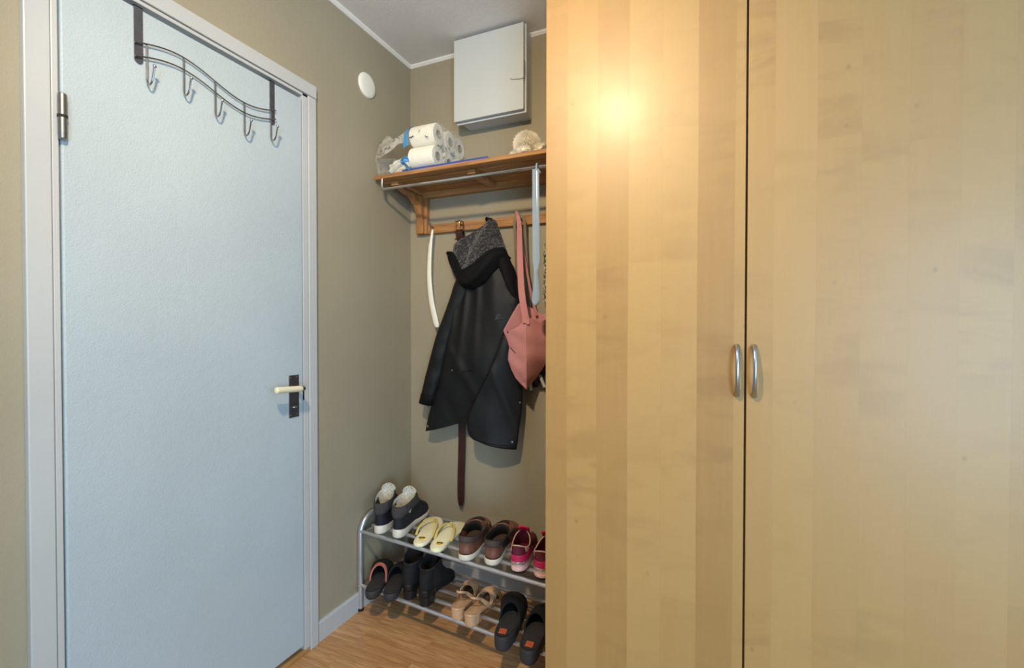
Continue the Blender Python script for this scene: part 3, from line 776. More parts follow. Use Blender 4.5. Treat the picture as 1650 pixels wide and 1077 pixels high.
for j in (44, 46, 48):
    c_ = sum((q for q in rings[j]), V(0,0,0))/36
    cu.append([p + (p-c_)*0.03 for p in rings[j]])
MB().rings(cu, False, False).build('cuff', M['jacketdark'], jk, ang=70, solid=0.002)
# right sleeve, mostly behind the tote
P = [J(-0.862,1.880,1.515), J(-0.838,1.880,1.45), J(-0.822,1.880,1.36), J(-0.820,1.882,1.25), J(-0.828,1.884,1.14), J(-0.836,1.886,1.02), J(-0.838,1.886,0.93)]
rings = []
for j in range(41):
    t = j/40; p = cat(P, t); r_ = cat([0.028,0.038,0.042,0.040,0.038,0.036,0.034], t)
    ring = []
    for k in range(28):
        an = 2*PI*k/28
        q = p + V(r_*math.cos(an), -0.8*r_*math.sin(an), 0)
        ring.append(q + V(0, -0.004*noise.noise(q*30)-0.003*math.sin(t*40+q.x*30)*max(0, math.sin(an)), 0))
    rings.append(ring)
MB().rings(rings).build('sleeve', M['jacket'], jk, ang=70)
# overlapping front panel at lower right
pl = [V(-0.832,1.822,1.185),V(-0.846,1.806,1.125),V(-0.864,1.800,1.070),V(-0.890,1.797,1.015),V(-0.928,1.795,0.953),V(-0.962,1.795,0.888),V(-0.990,1.797,0.822),V(-0.993,1.80,0.777),V(-0.986,1.802,0.741),V(-0.965,1.803,0.722)]
prr = [V(-0.775,1.868,1.20),V(-0.770,1.868,1.150),V(-0.768,1.870,1.100),V(-0.767,1.872,1.046),V(-0.766,1.872,0.98),V(-0.766,1.872,0.913),V(-0.769,1.870,0.85),V(-0.775,1.868,0.79),V(-0.780,1.866,0.735),V(-0.790,1.864,0.682)]
def panel(u, v):
    p = cat(pl, v).lerp(cat(prr, v), u)
    p.y -= 0.022*math.sin(PI*u)**0.8 + 0.010*noise.noise(V(p.x*12, p.z*7, 3.0)) + 0.006*math.exp(-(((p.x+0.845)-(p.z-0.95)*-0.35)/0.018)**2)
    p.z -= 0.006*math.sin(PI*u)*v
    return p - JO
MB().grid(panel, 34, 44).build('front_panel', M['jacket'], jk, solid=0.006, ang=70)
def seam(pts, r, name, mat):
    return MB().tube([Vector(p) for p in pts], r, 6).build(name, mat, jk)
seam([panel(0.015, v/30) + V(0,-0.003,0) for v in range(31)], 0.0028, 'panel_seam', M['jacketdark'])
seam([panel(u/24, 0.965) + V(0,-0.0028,0) for u in range(25)], 0.0016, 'hem_stitch', M['jacketdark'])
def stud(p, name='snap_button', mat='steel', r=0.006):
    return MB().lathe([(r,0.003),(r,-0.001),(r*0.6,-0.0025),(0.0001,-0.003)], 14, p, 'y').build(name, M[mat], jk)
stud(J(-1.246,1.862,0.744)); 
p = panel(0.90, 0.93); stud(p + V(0,-0.004,0), mat='darksteel')
stud(J(-1.238,1.858,0.838), mat='darksteel', r=0.004); stud(J(-1.230,1.858,0.86), mat='darksteel', r=0.004)
p = panel(0.97, 0.60); stud(p + V(0,-0.004,0), r=0.004)
stud(J(-1.075,1.800,1.02), mat='darksteel', r=0.0035); 
# hood shell
brim = [V(-1.133,1.862,1.553),V(-1.098,1.848,1.545),V(-1.066,1.828,1.510),V(-1.034,1.808,1.462),V(-0.990,1.796,1.468),V(-0.928,1.795,1.507),V(-0.882,1.808,1.540),V(-0.838,1.840,1.548)]
neck = [V(-1.083,1.885,1.430),V(-1.062,1.862,1.405),V(-1.022,1.838,1.385),V(-0.972,1.826,1.385),V(-0.925,1.828,1.412),V(-0.885,1.838,1.450),V(-0.850,1.856,1.490),V(-0.822,1.880,1.515)]
def hood(u, v):
    a = cat(brim, u); b_ = cat(neck, u)
    p = a.lerp(b_, v)
    bul = math.sin(PI*v)
    p.y -= 0.026*bul*(0.45+0.55*math.sin(PI*u)); p.z -= 0.018*bul*math.sin(PI*u)
    p.x += 0.006*bul*(-1 if u < 0.3 else 0)
    p.y -= 0.006*math.sin(v*11 + u*5)*math.sin(PI*u)*bul + 0.006*noise.noise(V(p.x*14, p.z*14, 6))
    return p - JO
MB().grid(hood, 48, 24).build('hood', M['jacketdark'], jk, solid=0.008, ang=70)
MB().tube([hood(u/40, 0.0) for u in range(41)], 0.0085, 10).build('hood_hem', M['jacketdark'], jk)
# right shoulder drape behind hood
def should(u, v):
    a = cat([V(-0.882,1.850,1.555), V(-0.845,1.852,1.556), V(-0.818,1.862,1.50), V(-0.800,1.870,1.44), V(-0.790,1.874,1.38), V(-0.786,1.884,1.31)], u)
    b_ = cat([V(-0.905,1.842,1.505), V(-0.876,1.838,1.500), V(-0.852,1.836,1.455), V(-0.829,1.838,1.40), V(-0.806,1.852,1.35), V(-0.787,1.883,1.30)], u)
    p = a.lerp(b_, v); p.y -= 0.014*math.sin(PI*v); return p - JO
MB().grid(should, 30, 12).build('side_panel', M['jacketdark'], jk, solid=0.006, ang=70)
# fleece lining: from brim up to the hanging loop
le = [V(-1.098,1.858,1.560), V(-1.085,1.868,1.592), V(-1.014,1.880,1.633), V(-0.955,1.886,1.668), V(-0.930,1.888,1.684)]
re = [V(-0.842,1.852,1.552), V(-0.858,1.868,1.583), V(-0.876,1.878,1.628), V(-0.892,1.884,1.666), V(-0.906,1.888,1.684)]
br2 = [V(-1.098,1.858,1.560)] + [q + V(0,0.014,0.004) for q in brim[2:7]] + [V(-0.842,1.852,1.552)]
def fleece(u, v):
    B0, B1 = br2[0], br2[-1]
    Lv, Rv = cat(le, v), cat(re, v)
    top = le[-1].lerp(re[-1], u); bot = cat(br2, u)
    p = Lv.lerp(Rv, u) + bot.lerp(top, v) - (B0.lerp(le[-1], v)).lerp(B1.lerp(re[-1], v), u)
    p.y -= 0.030*math.sin(PI*u)*(1-v)*v*2
    w_ = math.sin(PI*min(1, max(0, u)))*0.9 + 0.1
    p.y -= 0.012*math.sin(u*10 + v*5)*v*(1-v)*2
    p.y -= 0.011*w_*(0.5-abs(noise.noise(V(p.x*60, p.z*60, 2)))) + 0.009*noise.noise(V(p.x*25, p.z*25, 9))*w_
    return p - JO
MB().grid(fleece, 80, 70).build('fleece_lining', M['fleece'], jk, solid=0.010, off=-1, ang=180)
MB().ribbon([J(-0.925,1.884,1.672), J(-0.940,1.888,1.69), J(-0.947,1.898,1.701), J(-0.936,1.897,1.700), J(-0.918,1.886,1.688), J(-0.912,1.886,1.672)], 0.020, 0.006, (0.2,0.9,0.3)).build('hanging_loop', M['jacketdark'], jk)
# small breast print
prt = MB()
lp = J(-0.857, 1.80, 1.252)
def jy(x, z):          # front surface of the body at x,z
    return 1.895 - 0.0635 - fold(x, z, 0.3) - 0.003
for k in range(2):
    pts = []
    for i in range(30):
        a = i/29*2*PI*1.6 + k*2
        x = -0.860 + 0.012*math.cos(a)*(1-i/60) + 0.004*k; z = 1.258 + 0.010*math.sin(a*1.3 + k)
        pts.append(J(x, jy(x, z), z))
    prt.tube(pts, 0.0007, 5)
prt.tube([J(-0.878 + 0.040*i/16, jy(-0.878 + 0.040*i/16, 1.245) , 1.243 + 0.010*i/16 + 0.003*math.sin(i*1.9)) for i in range(17)], 0.0007, 5)
prt.build('breast_print', M['print'], jk)
seam([J(-1.03 + 0.055*i/10, jy(-1.03 + 0.055*i/10, 1.02) - 0.000, 1.015 + 0.008*i/10) for i in range(11)], 0.0012, 'pocket_edge', M['jacketdark'])

# ------------------------------------------------------------------ black drawstring bag behind the tote
db = thing('drawstring_bag', 'black drawstring bag with grey webbing straps half hidden behind the pink tote', 'bag', (-0.806, 1.90, 1.70))
DO = V(-0.806, 1.90, 1.70)
rings = []
for j in range(25):
    t = j/24; z = lerp(1.20, 0.945, t)
    x0 = tab([(0,-0.79),(0.1,-0.80),(0.5,-0.805),(0.9,-0.79),(1,-0.765)], t); x1 = tab([(0,-0.70),(0.1,-0.67),(0.5,-0.64),(0.9,-0.645),(1,-0.655)], t)
    ring = []
    for k in range(28):
        a = 2*PI*k/28
        x = lerp(x0, x1, 0.5-0.5*math.cos(a))
        y = 1.924 - 0.018*math.sin(a)*(0.5+0.5*math.sin(PI*min(1, t+0.1)))
        ring.append(V(x, y + 0.003*math.sin(k*3+j), z + 0.012*(0.5-0.5*math.cos(a))*t) - DO)
    rings.append(ring)
MB().rings(rings).build('bag_body', M['blackcloth'], db, ang=70)
for pts in ([(-0.800,1.900,1.712),(-0.816,1.902,1.67),(-0.815,1.912,1.60),(-0.809,1.915,1.45),(-0.795,1.914,1.20)],
            [(-0.798,1.900,1.712),(-0.768,1.897,1.68),(-0.766,1.903,1.62),(-0.762,1.912,1.5),(-0.74,1.914,1.20)],
            ):
    MB().ribbon([V(*p) - DO for p in pts], 0.013, 0.004, (1,0,0)).build('webbing_strap', M['cord'], db)
for x, z, dx in ((-0.737, 0.958, 0.004), (-0.682, 0.975, 0.015)):
    tb = MB().ribbon([V(x-dx, 1.905, z+0.03) - DO, V(x, 1.900, z) - DO, V(x+dx*0.7, 1.898, z-0.022) - DO], 0.012, 0.005, (1,0,0)).build('corner_tab', M['tab'], db)
    MB().box(x+dx*0.7-0.005+0.806, x+dx*0.7+0.005+0.806, -0.005, 0.001, z-0.031-1.70, z-0.022-1.70).build('cord_end', M['blackplastic'], tb)

# ------------------------------------------------------------------ pink tote
tb_ = thing('pink_tote_bag', 'pink canvas tote bag with long handles hanging on the fourth hook beside the coat', 'bag', (-0.806, 1.88, 1.71))
TO = V(-0.806, 1.88, 1.71)
RX = -0.737
Lz = [(0.948,0.000),(0.965,0.022),(0.992,0.050),(1.03,0.071),(1.071,0.087),(1.10,0.085),(1.125,0.080),(1.16,0.092),(1.195,0.108),(1.24,0.09)]
Rz = [(0.948,0.000),(0.97,0.018),(1.00,0.045),(1.036,0.070),(1.08,0.10),(1.116,0.118),(1.18,0.132),(1.232,0.138),(1.30,0.135)]
def tote(u, v):
    s = -1 + 2*u
    zt = tab([(-1,1.195),(-0.75,1.197),(-0.4,1.214),(-0.12,1.243),(0,1.247),(0.15,1.250),(0.45,1.236),(1,1.262)], s)
    z = lerp(zt, 0.948, v)
    hw = tab(Lz, z) if s < 0 else tab(Rz, z)
    x = RX + s*hw
    k = 1 - abs(s)
    dep = 0.060*(k**0.9)*tab([(0,0.8),(0.5,1.0),(0.85,0.8),(1,0.4)], v)
    y = lerp(1.802, 1.872, u**1.3) - dep - 0.006*noise.noise(V(x*16, z*12, 4.0)) - 0.006*math.sin(z*70 + s*3)*k*abs(s)*2
    y = min(y, lerp(1.802, 1.872, u))
    q = y/1.85
    return V(x*q, y, 1.21 + (z-1.21)*q) - TO
MB().grid(tote, 40, 40).build('bag_front', M['pink'], tb_, solid=0.003, ang=70)
def totb(u, v):
    s = -1 + 2*u
    zt = tab([(-1,1.200),(-0.7,1.255),(-0.35,1.315),(0,1.305),(0.5,1.268),(1,1.262)], s)
    z = lerp(zt, 0.950, v)
    hw = tab(Lz, min(z, 1.195)) if s < 0 else tab(Rz, z)
    y = lerp(1.806, 1.880, min(1, u*1.25)) + 0.03*math.sin(PI*u)*(1-v)
    q = y/1.85
    return V((RX + s*hw)*q, y, 1.21 + (z-1.21)*q) - TO
MB().grid(totb, 30, 30).build('bag_back', M['pink'], tb_, solid=0.003, ang=70)
MB().tube([tote(0.5, v/30) + V(0,-0.0015,0) for v in range(31)], 0.0018, 6).build('centre_seam', M['pink'], tb_)
a = tote(0.5, 0.0)
MB().ribbon([tote(0.5, 0.06) + V(-0.002,-0.004,0), a + V(-0.002,-0.003,0.0), V(-0.733,1.782,1.36)-TO, V(-0.759,1.828,1.52)-TO, V(-0.784,1.878,1.66)-TO, V(-0.8,1.893,1.705)-TO, V(-0.806,1.897,1.7215)-TO], [0.030,0.028,0.026,0.024,0.020,0.012,0.010], 0.003, (1,0.2,0)).build('handle_strap', M['pink'], tb_)
MB().ribbon([V(-0.700,1.872,1.262)-TO, V(-0.728,1.876,1.36)-TO, V(-0.762,1.884,1.52)-TO, V(-0.788,1.893,1.64)-TO, V(-0.800,1.893,1.70)-TO, V(-0.805,1.899,1.7235)-TO], [0.012,0.010,0.009,0.009,0.010,0.010], 0.003, (1,0.9,0)).build('handle_strap', M['pink'], tb_)
p = tote(0.09, 0.02)
MB().lathe([(0.004,0.0),(0.004,-0.003),(0.0001,-0.004)], 12, p, 'y').build('press_stud', M['blackplastic'], tb_)
q0, q1 = tote(0.04, 0.30), tote(0.20, 0.395)
MB().tube([q0 + V(0,-0.002,0.004), (q0+q1)/2 + V(0,-0.004,0.0), q1 + V(0,-0.002,-0.002)], 0.0016, 6).build('side_cord', M['ink'], tb_)

# ------------------------------------------------------------------ leaf-print cloth bag by the wardrobe
lb = thing('leaf_print_bag', 'white cloth bag with dark leaf print, a sliver beside the wardrobe edge', 'bag', (-0.66, 1.90, 1.71))
LO = V(-0.66, 1.90, 1.71)
rings = []
for j in range(13):
    t = j/12; z = lerp(1.575, 1.32, t); ring = []
    for k in range(24):
        a_ = 2*PI*k/24
        ring.append(V(lerp(-0.684, -0.50, 0.5-0.5*math.cos(a_)), 1.915 - 0.012*math.sin(a_)*(0.4+math.sin(PI*t)*0.6), z) - LO)
    rings.append(ring)
m, nt, b = newmat('leaf_print_cloth'); vec = mapping(nt, (1, 1, 0.6))
d = ramp(nt, noise_n(nt, mapping(nt, (1.6, 1, 0.9), (0, 0.7, 0)), 62, 2, 0.5, 1.5), [(0.50, (0,0,0,1)), (0.53, (1,1,1,1))])
nt.links.new(mixc(nt, d, lin(190, 186, 172), lin(34, 52, 44)), b.inputs['Base Color']); b.inputs['Roughness'].default_value = 0.8
MB().rings(rings).build('bag_body', m, lb, ang=70)
for x in (-0.665, -0.53):
    MB().ribbon([V(x,1.912,1.55)-LO, V(lerp(x,-0.66,0.5),1.912,1.64)-LO, V(-0.66,1.895,1.7095)-LO], 0.01, 0.003, (1,0,0)).build('handle_strap', M['cord'], lb)

# ------------------------------------------------------------------ shoe rack
RO = V(-1.385, 1.563, 0); RA = math.atan2(-0.0978, 0.9952)
rk = thing('shoe_rack', 'two tier silver tube shoe rack standing on the floor below the coat', 'shoe rack', RO, RA)
RL, RD = 0.925, 0.285
Z1, Z2 = 0.341, 0.109
for u in (0.0, RL):
    pts = [V(u,0,0.008)] + [V(u,0,z) for z in (0.12,0.22,0.325)]
    pts += [V(u, 0.075-0.075*math.cos(a), 0.325+0.075*math.sin(a)) for a in [PI/2*k/7 for k in range(1,8)]]
    pts += [V(u, RD-0.075+0.075*math.sin(a), 0.325+0.075*math.cos(a)) for a in [PI/2*k/7 for k in range(0,8)]]
    pts += [V(u,RD,z) for z in (0.22,0.12,0.008)]
    fr = MB().tube(pts, 0.0112, 14).build('side_frame', M['rackmetal'], rk)
    for v in (0, RD):
        MB().lathe([(0.0125,0.0),(0.0135,0.003),(0.0125,0.012)], 14, (u, v, 0)).build('foot_cap', M['blackplastic'], fr)
    for z in (Z1-0.012, Z2-0.012):
        MB().tube([V(u,0.0,z), V(u,RD,z)], 0.007, 10).build('side_bar', M['rackmetal'], rk)
    if u == 0:
        for z in (Z2,): MB().sphere((u-0.0005, -0.0115, z), 0.005, 0.6, 0.5, 1).build('rivet', M['chrome'], fr)
for z in (Z1, Z2):
    for v in (0.0, 0.069, 0.138, 0.207, 0.270):
        MB().tube([V(0.004 if v == 0 else 0.0, v, z), V(RL, v, z)], 0.0076, 12).build('rail', M['rackmetal'], rk)
ZS1, ZS2 = Z1 + 0.0078, Z2 + 0.0078
UV = V(0.9952, -0.0978, 0); VV = V(0.0978, 0.9952, 0)
def rpos(u, v, z): return RO + UV*u + VV*v + V(0,0,z)

# ------------------------------------------------------------------ shoes
FOOT = [(0,0),(0.015,0.30),(0.05,0.48),(0.11,0.60),(0.22,0.66),(0.36,0.66),(0.5,0.74),(0.62,0.88),(0.74,0.99),(0.82,0.985),(0.89,0.88),(0.95,0.65),(0.985,0.36),(1,0)]
class Shoe:
    def __init__(self, name, label, category, group, u, v, z, deg, side):
        self.t = thing(name, label, category, rpos(u, v, z), math.radians(deg), group); self.side = side
    def pt(self, R, phi):
        """R = (y0,y1,w,zheel,zmid,ztoe,k[,tilt])"""
        y0, y1, w, zh, zm, zt, k = R[:7]
        c = math.cos(phi); t = 0.5 - 0.5*c; sg = 1 if math.sin(phi) >= 0 else -1
        half = (1-k)*tab(FOOT, t) + k*abs(math.sin(phi))
        bend = self.side * 0.16 * w * (math.sin(PI*min(1, t*1.05))**1.2*-1 + 0.8*t*t)
        asym = 1 + (0.06*self.side*sg if t > 0.5 else 0)
        x = sg*half*w*asym + bend*(1-k*0.5)
        a = 2*zh + 2*zt - 4*zm; b_ = -3*zh + 4*zm - zt
        z = a*t*t + b_*t + zh
        return V(x, y0 + (y1-y0)*t, z)
    def surf(self, RR, s, phi):
        return cat([self.pt(R, phi) for R in RR], s)
    def loft(self, RR, name, mat, sub=5, n=48, cap0=False, cap1=False, parent=None, **kw):
        NN = (len(RR)-1)*sub
        rings = [[self.surf(RR, i/NN, 2*PI*k/n) for k in range(n)] for i in range(NN+1)]
        return MB().rings(rings, cap0, cap1).build(name, mat, parent or self.t, **kw)
    def patch(self, RR, s0, s1, p0, p1, name, mat, off=0.0012, solid=0.0016, nu=20, nv=8, parent=None):
        def f(u, v):
            s, p = lerp(s0, s1, v), lerp(p0, p1, u)
            q = self.surf(RR, s, p)
            a = self.surf(RR, s, p+0.03) - self.surf(RR, s, p-0.03)
            b_ = self.surf(RR, min(1, s+0.02), p) - self.surf(RR, max(0, s-0.02), p)
            n = a.cross(b_)
            if n.length < 1e-12: n = V(0,0,1)
            n.normalize()
            return q + n*off
        return MB().grid(f, nu, nv).build(name, mat, parent or self.t, solid=solid, ang=60)

def sneaker(u, v, z, deg, side, label, group, kind):
    if kind == 'navy':
        s = Shoe('ankle_sneaker', label, 'shoe', group, u, v, z, deg, side)
        L_, W = 0.288, 0.0455
        s.loft([(0.006,L_-0.012,W*0.90,0.0,0.0,0.010,0),(0.001,L_-0.003,W*1.00,0.006,0.005,0.016,0),(0.001,L_,W*1.03,0.022,0.016,0.026,0),(0.004,L_-0.002,W*1.01,0.036,0.024,0.032,0)], 'sole', M['solewhite'], cap0=True, cap1=True)
        U = [(0.005,L_-0.004,W*0.98,0.033,0.022,0.030,0),(0.004,L_-0.006,W*0.96,0.050,0.040,0.046,0),(0.006,L_-0.030,W*0.90,0.072,0.072,0.066,0.1),(0.010,L_-0.085,W*0.80,0.094,0.100,0.094,0.4),(0.010,L_-0.125,W*0.74,0.115,0.122,0.124,0.8)]
        s.loft(U, 'upper', M['navy'])
        C = [(0.003,L_-0.100,W*0.88,0.080,0.094,0.106,0.5),(-0.002,L_-0.110,W*0.94,0.094,0.108,0.124,0.7),(0.002,L_-0.120,W*0.90,0.122,0.132,0.145,0.9),(0.012,L_-0.130,W*0.80,0.126,0.136,0.149,1),(0.019,L_-0.136,W*0.72,0.112,0.120,0.132,1),(0.024,L_-0.150,W*0.55,0.080,0.080,0.085,1),(0.028,L_-0.160,W*0.45,0.060,0.060,0.060,1)]
        s.loft(C[:4], 'padded_collar', M['greycollar'])
        s.loft(C[3:], 'lining', M['whitefleece'], cap1=True)
        def tg(a, b_):
            w_ = lerp(0.019, 0.031, min(1, b_*1.3))
            sx = (a-0.5)*2
            return V(sx*w_*math.sqrt(max(0.05, 1-max(0,(b_-0.75)/0.26)**2)), 0.140 + 0.006*b_ - 0.008*sx*sx, lerp(0.095, 0.170, b_) - 0.004*sx*sx)
        MB().grid(tg, 12, 14).build('tongue', M['whitefleece'], s.t, solid=0.007, ang=80)
        for i in range(4):
            y = 0.182 + 0.014*i; zz = 0.110 - 0.010*i
            MB().tube([V(-0.026,y-0.008,zz-0.006), V(-0.012,y,zz+0.004), V(0.012,y,zz+0.004), V(0.026,y-0.008,zz-0.006)], 0.0024, 6, sub=3).build('lace', M['greycollar'], s.t)
    elif kind == 'brown':
        s = Shoe('leather_sneaker', label, 'shoe', group, u, v, z, deg, side)
        L_, W = 0.292, 0.0505
        s.loft([(0.006,L_-0.010,W*0.92,0.0,0.0,0.008,0),(0.000,L_-0.002,W*1.02,0.006,0.005,0.013,0),(0.000,L_,W*1.04,0.016,0.014,0.021,0),(0.003,L_-0.002,W*1.02,0.024,0.021,0.026,0)], 'sole', M['solewhite'], cap0=True, cap1=True)
        U = [(0.005,L_-0.004,W*0.99,0.022,0.019,0.024,0),(0.004,L_-0.007,W*0.98,0.036,0.030,0.040,0),(0.006,L_-0.032,W*0.96,0.054,0.050,0.064,0),(0.005,L_-0.080,W*0.90,0.074,0.066,0.078,0.3),(0.008,L_-0.118,W*0.80,0.090,0.074,0.082,0.8)]
        s.loft(U, 'upper', M['brown'])
        s.loft([(0.003,L_-0.003,W*1.005,0.0235,0.0205,0.0255,0),(0.002,L_-0.002,W*1.01,0.027,0.024,0.029,0)], 'welt', M['lining'], sub=2)
        s.patch(U, 0.68, 1.0, -2.3, 2.3, 'heel_collar', M['taupecollar'], 0.0014, nu=40)
        s.patch(U, 0.08, 0.62, PI-0.95, PI+0.95, 'toe_vamp', M['brownsuede'], 0.0012)
        s.loft([(0.008,L_-0.118,W*0.80,0.090,0.074,0.082,0.8),(0.012,L_-0.120,W*0.74,0.092,0.076,0.084,0.9),(0.015,L_-0.124,W*0.70,0.080,0.064,0.074,0.9),(0.016,L_-0.10,W*0.70,0.034,0.032,0.036,0.6)], 'lining', M['lining'], sub=4)
        s.loft([(0.016,L_-0.10,W*0.70,0.035,0.033,0.037,0.6),(0.05,L_-0.14,W*0.3,0.036,0.034,0.038,0.6)], 'insole', M['insole'], sub=2, cap1=True)
        def tg(a, b_):
            sx = (a-0.5)*2
            return V(sx*0.026, lerp(0.200, 0.168, b_), lerp(0.078, 0.088, b_) - 0.008*sx*sx)
        MB().grid(tg, 10, 8).build('tongue', M['brownsuede'], s.t, solid=0.004)
        for i in range(4):
            y = 0.186 + 0.011*i; zz = 0.088 - 0.004*i
            MB().tube([V(-0.024,y,zz-0.008), V(0,y+0.003,zz+0.003), V(0.024,y,zz-0.008)], 0.0022, 6, sub=3).build('lace', M['lining'], s.t)
    else:
        s = Shoe('sport_shoe', label, 'shoe', group, u, v, z, deg, side)
        L_, W = 0.265, 0.045
        s.loft([(0.008,L_-0.012,W*0.92,0.0,0.0,0.010,0),(0.004,L_-0.004,W*0.98,0.005,0.004,0.014,0),(0.002,L_-0.003,W*1.0,0.010,0.008,0.016,0)], 'outsole', M['outsole'], cap0=True, cap1=True)
        s.loft([(0.003,L_-0.003,W*1.0,0.0085,0.0065,0.016,0),(0.000,L_,W*1.05,0.013,0.010,0.020,0),(0.001,L_-0.001,W*1.04,0.022,0.016,0.025,0),(0.004,L_-0.003,W*1.0,0.026,0.019,0.028,0)], 'midsole', M['palepink'], cap0=True, cap1=True)
        U = [(0.005,L_-0.005,W*0.98,0.024,0.018,0.026,0),(0.003,L_-0.008,W*0.97,0.040,0.034,0.042,0),(0.004,L_-0.035,W*0.92,0.058,0.054,0.060,0),(0.005,L_-0.090,W*0.82,0.078,0.072,0.082,0.3),(0.002,L_-0.122,W*0.72,0.102,0.078,0.098,0.8)]
        s.loft(U, 'upper', M['burgundy'])
        s.patch(U, 0.02, 0.13, -1.9, 1.9, 'pink_heel_base', M['palepink'], 0.0024)
        s.patch(U, 0.13, 0.30, -1.5, 1.5, 'silver_panel', M['silver'], 0.0022)
        s.patch(U, 0.30, 0.60, -1.5, 1.5, 'heel_band', M['magenta'], 0.0026)
        s.patch(U, 0.66, 0.97, 0.75, 1.25, 'side_stripe', M['tan'], 0.002)
        s.patch(U, 0.66, 0.97, -1.25, -0.75, 'side_stripe', M['tan'], 0.002)
        n = 40
        MB().tube([s.surf(U, 1.0, 2*PI*k/n) for k in range(n)] + [s.surf(U, 1.0, 0)], 0.0022, 8).build('collar_binding', M['tan'], s.t)
        s.loft([(0.002,L_-0.122,W*0.72,0.102,0.078,0.098,0.8),(0.008,L_-0.124,W*0.66,0.098,0.074,0.094,0.9),(0.014,L_-0.10,W*0.66,0.034,0.030,0.036,0.6)], 'lining', M['burgundy'], sub=4, cap1=True)
        def tg(a, b_):
            sx = (a-0.5)*2
            return V(sx*0.021, lerp(0.165, 0.118, b_), lerp(0.076, 0.122, b_) - 0.006*sx*sx)
        MB().grid(tg, 10, 8).build('tongue', M['redtongue'], s.t, solid=0.005)
        for i in range(4):
            y = 0.140 + 0.014*i; zz = 0.104 - 0.009*i
            MB().tube([V(-0.022,y,zz-0.008), V(0,y+0.003,zz+0.002), V(0.022,y,zz-0.008)], 0.0022, 6, sub=3).build('lace', M['tan'], s.t)
    return s

G1 = 'pair of navy ankle sneakers'
sneaker(0.106, -0.004, ZS1, 20, -1, 'left navy ankle sneaker with grey collar and white fleece, nearest the left wall', G1, 'navy')
sneaker(0.198, 0.004, ZS1, 13, 1, 'right navy ankle sneaker with grey collar and white fleece, next to the cream flip flops', G1, 'navy')
G3 = 'pair of brown leather sneakers'
sneaker(0.545, -0.016, ZS1, 11, -1, 'left brown leather sneaker with white sole, next to the cream flip flops', G3, 'brown')
sneaker(0.650, 0.004, ZS1, 10, 1, 'right brown leather sneaker with white sole, next to the magenta sport shoe', G3, 'brown')
G4 = 'pair of magenta sport shoes'
sneaker(0.758, 0.002, ZS1, 11, -1, 'left burgundy and magenta sport shoe beside the brown sneakers', G4, 'pink')
sneaker(0.850, 0.004, ZS1, 9, 1, 'right burgundy and magenta sport shoe cut off by the wardrobe edge', G4, 'pink')

def flipflop(u, v, z, deg, side, label, group):
    s = Shoe('flip_flop', label, 'sandal', group, u, v, z, deg, side)
    L_, W = 0.274, 0.0475
    s.loft([(0.004,L_-0.004,W*0.93,0.0,0.0,0.0,0.12),(0.0,L_,W,0.004,0.004,0.004,0.12),(0.0,L_,W,0.013,0.011,0.011,0.12),(0.003,L_-0.003,W*0.95,0.016,0.014,0.014,0.12)], 'footbed', M['cream'], cap0=True, cap1=True)
    cx = s.pt((0,L_,W,0,0,0,0.12), PI*0.62).x*0 - 0.004*side
    post = V(-0.010*side*0.8, 0.205, 0.012)
    top = post + V(0, -0.012, 0.026)
    for sx in (-1, 1):
        e = s.pt((0,L_,W,0.012,0.012,0.012,0.12), 0.36*PI*1.05); e = V(sx*0.0345, 0.084, 0.0125)
        MB().ribbon([top + V(sx*0.001,0.004,-0.004), top.lerp(e, 0.22) + V(sx*0.014,0.004,0.006), top.lerp(e, 0.62) + V(sx*0.013,-0.002,0.010), e], [0.007,0.008,0.009,0.010], 0.004, (sx*0.9, 0.5, 0.35)).build('strap', M['creamstrap'], s.t, bevel=0.0015)
    MB().tube([post, post + V(0,-0.004,0.014), top + V(0,0.003,0.001)], 0.0045, 10, sub=3).build('toe_post', M['creamstrap'], s.t)
    em = MB().lathe([(0.0001,0.0148),(0.0135,0.0148),(0.0135,0.0160),(0.0001,0.0162)], 28, (0.0, 0.052, 0)).build('face_print', M['yellow'], s.t)
    for sx in (-1, 1):
        MB().sphere((sx*0.0068, 0.0555, 0.0162), 0.0056, 1, 0.85, 0.14).build('dark_lens', M['ink'], em)
    MB().tube([V(-0.014,0.058,0.0163), V(0.014,0.058,0.0163)], 0.0011, 6).build('glasses_bar', M['ink'], em)
    tl = MB(); 
    for i in range(5):
        x = -0.009 + i*0.0042
        tl.tube([V(x, 0.026, 0.0160), V(x+0.0012, 0.0275, 0.0161), V(x+0.0026, 0.026, 0.0160)], 0.0004, 5)
    tl.build('heel_lettering', M['ink'], s.t)
G2 = 'pair of cream flip flops'
flipflop(0.326, -0.012, ZS1, 17, -1, 'left cream flip flop with yellow face print, next to the navy sneakers', G2)
flipflop(0.411, -0.016, ZS1, 10, 1, 'right cream flip flop with yellow face print, next to the brown sneakers', G2)

